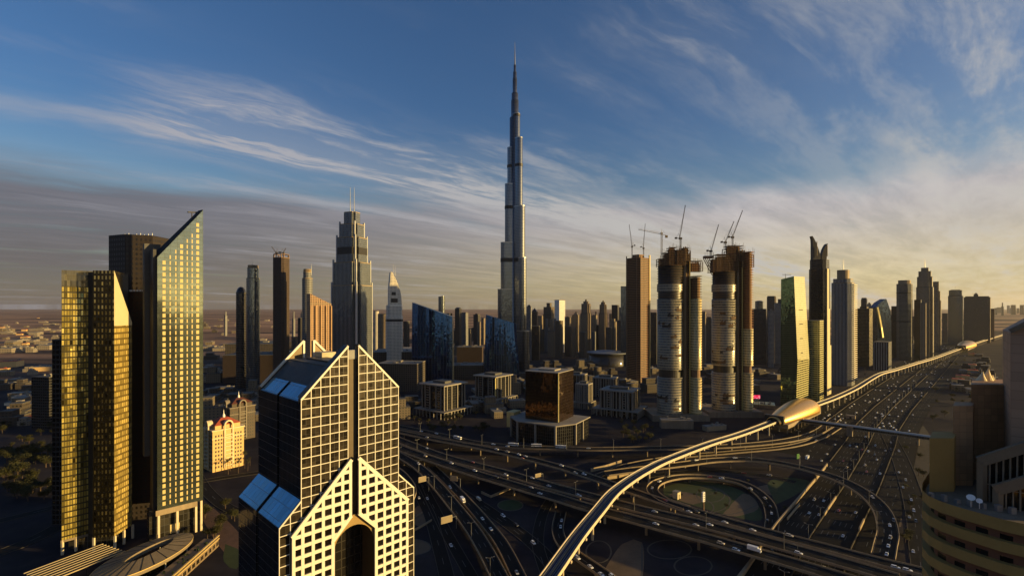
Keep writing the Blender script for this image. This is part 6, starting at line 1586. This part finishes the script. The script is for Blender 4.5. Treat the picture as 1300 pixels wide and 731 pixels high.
def grove(protos, n, poly, label, group, seed, smin=.8, smax=1.4):
    rr = random.Random(seed); x0, x1, y0, y1 = poly; made = 0
    for _ in range(n * 10):
        if made >= n: break
        p = gp(rr.uniform(x0, x1), rr.uniform(y0, y1))
        if not clear(p.x, p.y, 1.6): continue
        pr = rr.choice(protos); c = pr if pr.name not in used else dup(pr); used.add(pr.name)
        c.location = p; s_ = rr.uniform(smin, smax); c.scale = (s_, s_, s_ * rr.uniform(.85, 1.15)); c.rotation_euler.z = rr.uniform(0, 6.28); tag(c, label, 'palm' if protos is PP else 'tree', group); made += 1
grove(TP, 60, (0, 76, 572, 640), 'bushy dark tree in the park at the left edge below the dark slab', 'trees in the left park', 31, 1.0, 1.9)
grove(TP, 22, (0, 76, 540, 572), 'small dark street tree above the park at the left edge', 'street trees above the left park', 32)
grove(PP, 12, (258, 318, 590, 602), 'palm at the foot of the glowing cream apartment block', 'palms by the cream apartments', 33)
grove(TP, 12, (256, 300, 640, 690), 'dark tree on the plaza right of the oval canopy', 'trees on the plaza', 34)
grove(TP, 26, (520, 640, 528, 552), 'dim roadside tree between black glass offices and upper flyover', 'roadside trees by the offices', 35)
grove(TP, 20, (785, 835, 538, 562), 'dim bushy tree on the verge right of the bronze cube podium', 'trees right of the podium', 36)
grove(TP, 14, (1148, 1178, 570, 690), 'shrubby tree on the sandy verge beside the right hand road', 'trees on the right verge', 37, .6, 1.0)
grove(PP, 22, (1085, 1180, 474, 512), 'palm on the green verge under the far metro viaduct', 'palms on the metro verge', 38)
grove(TP, 12, (850, 1000, 612, 658), 'small garden tree inside the loop ramp', 'garden trees in the loop', 39, .35, .6)

grove(TP, 30, (1178, 1255, 440, 540), 'scrubby tree on the dusty land right of the highway', 'trees right of the highway', 41)
def lamp_post():
    root = thing('street_lamp', 'x', 'street lamp'); b = MB(); b.tube((0, 0, -.1), (0, 0, 11), .17, .09, 6); b.build('pole', M_STEEL, root)
    for s_ in (-1, 1):
        b = MB(); b.bar((0, 0, 10.9), (0, s_ * 2.2, 11.5), .10, .10); a = b.build('arm', M_STEEL, root); b = MB(); b.box(-.2, s_ * 2.0, 11.42, .2, s_ * 2.9, 11.6); b.build('lamp_head', M_STEEL, a)
    return root
LP = lamp_post(); n_ = 0
for k in range(26):
    c = LP if k == 0 else dup(LP); c.location = sq(330 + 42 * k, -101, .1); c.rotation_euler.z = GRID; tag(c, 'slim double armed lamp post on the highway median barrier', 'street lamp', 'lamp posts on the highway median')
for nm_, fr_, w_ in ROADS:
    if nm_ not in ('middle flyover', 'upper flyover', 'big curved ramp', 'left ramp'): continue
    acc = 0
    for i in range(2, len(fr_) - 2):
        acc += (fr_[i][0] - fr_[i - 1][0]).length
        if acc > 48:
            acc = 0; p, t, r = fr_[i]; c = dup(LP); c.location = p + r * (w_ / 2 - .17) + Vector((0, 0, 1.0)); c.rotation_euler.z = math.atan2(t.y, t.x); tag(c, 'slim double armed lamp post on the parapet of the %s' % nm_, 'street lamp', 'lamp posts on the %s' % nm_)
# ------------------------------------------------------------------ vehicles
def paint(name, col):
    m, T, out = newmat(name); b = T.new('ShaderNodeBsdfPrincipled'); b.inputs['Base Color'].default_value = (*col, 1); b.inputs['Roughness'].default_value = .3; b.inputs['Coat Weight'].default_value = .6; b.inputs['Coat Roughness'].default_value = .08; T.l.new(b.outputs[0], out.inputs[0]); return m
P_WHITE, P_SILVER, P_DARK, P_RED, P_TAN, P_YEL = paint('white_paint', (.82, .82, .80)), paint('silver_paint', (.45, .46, .47)), paint('charcoal_paint', (.04, .04, .045)), paint('red_paint', (.35, .03, .025)), paint('cream_paint', (.60, .52, .38)), paint('amber_paint', (.55, .36, .06))
M_CARGL = glass('car_glass', (.03, .035, .04), .05, .6, 0, 9, 9, 0, 0); M_TYRE = plain('tyre', (.02, .02, .02), .9); M_LAMP = paint('head_lamp_glass', (.8, .8, .75))
def car_proto(name, mat, kind):
    """x forward"""
    root = thing(name, 'x', 'car'); b = MB()
    if kind == 'car': L, Wd, prof, cab, hb, hr = 4.6, 1.82, [(-2.3, .35), (2.25, .35), (2.32, .62), (1.95, .78), (1.1, .92), (-1.75, .98), (-2.28, .9)], (-1.85, -1.15, .35, 1.15), .93, 1.42
    elif kind == 'suv': L, Wd, prof, cab, hb, hr = 4.9, 1.95, [(-2.4, .4), (2.35, .4), (2.42, .75), (2.3, 1.0), (1.2, 1.12), (-2.2, 1.15), (-2.42, 1.0)], (-2.3, -2.0, .45, 1.2), 1.12, 1.8
    n = len(prof); h = Wd / 2
    ins = lambda x, z, s_: (x, s_ * (h - (.10 if z > .8 else 0)), z)
    b.face([ins(x, z, -1) for x, z in prof]); b.face([ins(x, z, 1) for x, z in reversed(prof)])
    for i in range(n):
        (a, c), (d, e) = prof[i], prof[(i + 1) % n]; b.face([ins(d, e, -1), ins(a, c, -1), ins(a, c, 1), ins(d, e, 1)])
    x0, x1, x2, x3 = cab; t = h - .30
    b.face([(x1, -t, hr), (x2, -t, hr), (x2, t, hr), (x1, t, hr)])
    for x in (x0 + .1, (x0 + x3) / 2, x3 - .1):
        for s_ in (-1, 1): b.bar((x + (.02 if x > 0 else 0), s_ * (h - .12), hb), (max(x1, min(x2, x)), s_ * (t), hr), .09, .05)
    b.build('body', mat, root)
    b = MB(); b.prism([(x0, -h + .12), (x3, -h + .12), (x3, h - .12), (x0, h - .12)], hb - .02, hr - .015, top_poly=[(x1, -t + .02), (x2, -t + .02), (x2, t - .02), (x1, t - .02)]); b.build('window', M_CARGL, root)
    for sx in (-1.4, 1.4):
        for sy in (-1, 1): b = MB(); b.tube((sx, sy * (h - .22), .33), (sx, sy * (h + .01), .33), .33, .33, 12); b.build('wheel', M_TYRE, root)
    for sy in (-1, 1): b = MB(); b.box(L / 2 - .16, sy * (h - .5) - .2, .62, L / 2 + .01, sy * (h - .5) + .2, .76); b.build('headlight', M_LAMP, root)
    return root
def box_proto(name, mat, L, Wd, hh, cabm, cat, bus=False):
    root = thing(name, 'x', cat); b = MB(); h = Wd / 2; f = L / 2
    if bus:
        b.prism(rect(0, 0, L, Wd), .4, hh); b.build('body', mat, root)
        b = MB(); b.prism(rect(0, 0, L + .04, Wd + .04), 1.4, 2.4, top=False); b.build('window', M_CARGL, root)
        b = MB(); b.prism(rect(-1, 0, L * .4, Wd * .6), hh, hh + .3); b.build('roof_unit', M_WHITE, root)
    else:
        b.prism(rect(-.9, 0, L - 2.0, Wd), .9, hh); b.build('cargo_box', mat, root)
        b = MB(); b.prism(rect(f - .95, 0, 1.9, Wd * .95), .5, hh * .55); b.prism(rect(f - .95, 0, 1.9, Wd * .95), hh * .55, hh * .8, top_poly=rect(f - 1.15, 0, 1.3, Wd * .85)); b.build('cab', cabm, root)
        b = MB(); b.box(f - .5, -h * .8, hh * .5, f + .01, h * .8, hh * .68); b.build('window', M_CARGL, root)
        b = MB(); b.box(-f, -h * .6, .5, f - 2, h * .6, .88); b.build('chassis', M_DARK, root)
    for sx in (-L * .33, -L * .2, L * .34) if L > 7 else (-L * .3, L * .32):
        for sy in (-1, 1): b = MB(); b.tube((sx, sy * (h - .28), .48), (sx, sy * h, .48), .48, .48, 12); b.build('wheel', M_TYRE, root)
    return root
PROT = {'white saloon car': car_proto('car', P_WHITE, 'car'), 'white off-roader': car_proto('car', P_WHITE, 'suv'), 'silver saloon car': car_proto('car', P_SILVER, 'car'), 'charcoal off-roader': car_proto('car', P_DARK, 'suv'), 'cream off-roader': car_proto('car', P_TAN, 'suv'), 'red saloon car': car_proto('car', P_RED, 'car'),
        'white box truck': box_proto('box_truck', P_WHITE, 8.5, 2.5, 3.4, P_WHITE, 'truck'), 'white bus': box_proto('bus', P_WHITE, 12, 2.6, 3.1, P_WHITE, 'bus', True), 'cream van': box_proto('van', P_TAN, 6.2, 2.1, 2.6, P_TAN, 'van')}
USED = set(); LABELS = {}
ORD = ['first', 'second', 'third'] + ['%dth' % k for k in range(4, 40)]
RS = []
for nm_, fr_, w_ in ROADS:
    for i in range(0, len(fr_), 1): RS.append((nm_, fr_[i], w_))
RPX = np.array([(CX + F * f[0].x / max(f[0].y, 1), HY + F * (H - f[0].z) / max(f[0].y, 1)) for n_, f, w_ in RS])
placed = {}
def put_vehicle(px, py, kind):
    d = (RPX[:, 0] - px) ** 2 + ((RPX[:, 1] - py) * 2.2) ** 2; i = int(np.argmin(d)); nm_, (p, t, r), w_ = RS[i]
    g = gp(px, py, p.z); off = max(-w_ / 2 + 1.7, min(w_ / 2 - 1.7, (g - p).dot(r))); al = max(-6, min(6, (g - p).dot(t)))
    lanes = max(2, round(w_ / 3.6)); lw = w_ / lanes; off = (math.floor((off + w_ / 2) / lw) + .5) * lw - w_ / 2
    pos = p + r * off + t * al + Vector((0, 0, .03))
    for q in placed.setdefault(nm_, []):
        if (q[0] - pos).length < 5.0: return
    placed[nm_].append((pos, t, off, kind))
NEAR = '534,548 543,555 553,551 627,564 633,570 644,567 747,569 644,574 660,577 669,579 648,588 548,568 538,588 545,599 541,579 575,588 606,597 607,584 631,606 641,604 675,619 697,617 685,627 679,606 714,591 730,601 743,602 736,629 573,619 611,659 623,672 643,654 655,667 713,661 711,669 675,690 657,727 570,693 575,692 580,693 535,632 544,633 549,633 847,605 835,611 829,620 846,635 875,650 884,650 901,606 916,608 954,621 973,633 980,644 981,652 972,661 921,663 901,667 881,670 1002,681 956,673 832,649 947,579 931,580 885,585 945,603 977,603 832,666 1035,635 1046,636 1030,652 1037,653 1067,649 1087,651 1073,681 1110,632 1122,643 1133,661 1128,667 1120,674 1130,683 1126,693 1126,704 1158,635 1162,649 1153,657 1162,662 1158,700 980,701 916,689 1046,721 1104,714 1137,722 1152,723 917,721 997,681 1012,706 735,708 749,720 765,729 831,649 809,723 1069,585 1079,585 1056,594 1077,594 1100,599 1118,602 1115,584 1098,591 1111,578 1122,572 1112,566 1130,562 1132,571 1141,573 1142,600 1150,610 1147,619 1158,634 1052,577 1040,588 1062,565 1081,566 1086,567 1094,571 1099,573 1053,553 1067,555 1098,555 1037,559 1028,573'
rr = random.Random(77)
kinds = ['white saloon car'] * 5 + ['white off-roader'] * 4 + ['silver saloon car'] * 3 + ['charcoal off-roader'] * 3 + ['cream off-roader', 'red saloon car']
for s_ in NEAR.split():
    a, c = s_.split(','); put_vehicle(float(a), float(c), rr.choice(kinds))
for a, c, kd in ((652, 565, 'white bus'), (681, 567, 'white bus'), (712, 568, 'white bus'), (580, 557, 'white bus'), (589, 636, 'white box truck'), (957, 700, 'white box truck'), (1025, 634, 'white box truck'), (615, 633, 'cream van'), (1020, 586, 'white box truck')): put_vehicle(a, c, kd)
def make_vehicle(kind, pos, t, label, group):
    pr = PROT[kind]; c = pr if kind not in USED else dup(pr); USED.add(kind); c.location = pos; c.rotation_euler.z = math.atan2(t.y, t.x); c['label'] = label; c['group'] = group
WHERE = {'upper flyover': 'on the upper flyover below the offices', 'branching flyover': 'on the flyover branching to the lower right', 'middle flyover': 'on the middle wide flyover', 'nearest crossing flyover': 'on the nearest wide crossing flyover', 'loop ramp': 'on the loop ramp round the garden', 'big curved ramp': 'on the big curved ramp over the highway',
         'left ramp': 'on the curved ramp beside the gabled tower', 'lower ramp': 'on the lower ramp right of the left ramp', 'ramp bend': 'on the ramp bend', 'short ramp': 'on the short ramp under the metro viaduct', 'side ramp': 'on the low side ramp', 'lower ground road': 'on the dark ground road between ramps', 'dark ground road': 'on the dark road at ground level', 'highway': 'on the highway this side of the footbridge', 'side road': 'on the right hand side road'}
for nm_, L in placed.items():
    L.sort(key=lambda q: q[0].y); cnt = {}
    tot = {}
    for q in L: tot[q[3]] = tot.get(q[3], 0) + 1
    for pos, t, off, kd in L:
        k = cnt.get(kd, 0); cnt[kd] = k + 1
        d_ = -1 if off < 0 and nm_ in ('highway',) else 1
        lab = ('only ' if tot[kd] == 1 else (ORD[k] + ' nearest ' if k else 'nearest ')) + kd + ' ' + WHERE[nm_]
        make_vehicle(kd, pos, t * d_, lab, 'vehicles ' + WHERE[nm_])
# far traffic: many small bright cars on the highway beyond the footbridge
def far_traffic():
    simple = {}
    for kd, m in (('white', P_WHITE), ('silver', P_SILVER), ('dark', P_DARK)):
        b = MB(); b.prism(rect(0, 0, 4.7, 1.9), .35, .95, top_poly=rect(0, 0, 4.5, 1.7)); b.prism(rect(-.3, 0, 3.0, 1.65), .95, 1.55, top_poly=rect(-.3, 0, 2.0, 1.3), mi=0)
        simple[kd] = b.build('car', m)
    first = set(); rr = random.Random(5); lanes = [(-122.5, -102.5, 6), (-99.5, -77, 6), (-158, -127, 4), (-188, -163, 3), (-73.5, -56, 3)]
    n = 0; pos = []
    while n < 215:
        s_ = 860 + 2100 * rr.random() ** 1.7; q0, q1, k = rr.choice(lanes[:4] if rr.random() < .9 else lanes)
        lane = rr.randrange(k); p = sq(s_, q0 + (q1 - q0) * (lane + .5) / k, .15)
        if any((p - o).length < 7 for o in pos): continue
        pos.append(p); n += 1; kd = rr.choices(['white', 'silver', 'dark'], [6, 2, 2])[0]; o = simple[kd]
        if kd in first: o = o.copy(); COL.objects.link(o)
        first.add(kd); o.location = p; o.rotation_euler.z = GRID
        tag(o, 'tiny %s car in the distant highway traffic beyond the footbridge' % kd, 'car', 'distant %s cars on the highway' % kd)
far_traffic()
for kd, pr in PROT.items():
    if kd not in USED:
        for ch in list(pr.children): bpy.data.objects.remove(ch)
        bpy.data.objects.remove(pr)
for pr in TP + PP:
    if pr.name not in used:
        for ch in list(pr.children): bpy.data.objects.remove(ch)
        bpy.data.objects.remove(pr)

# ------------------------------------------------------------------ air
def haze():
    m, T, out = newmat('haze_air'); v = T.new('ShaderNodeVolumePrincipled')
    v.inputs['Color'].default_value = (.80, .78, .76, 1); v.inputs['Density'].default_value = 1.15e-5; v.inputs['Anisotropy'].default_value = .5
    T.l.new(v.outputs[0], out.inputs['Volume'])
    b = MB(); L = 43000; b.box(-L, -L, -1.0, L, L, 840); tag(b.build('haze', m), kind='stuff')
haze()
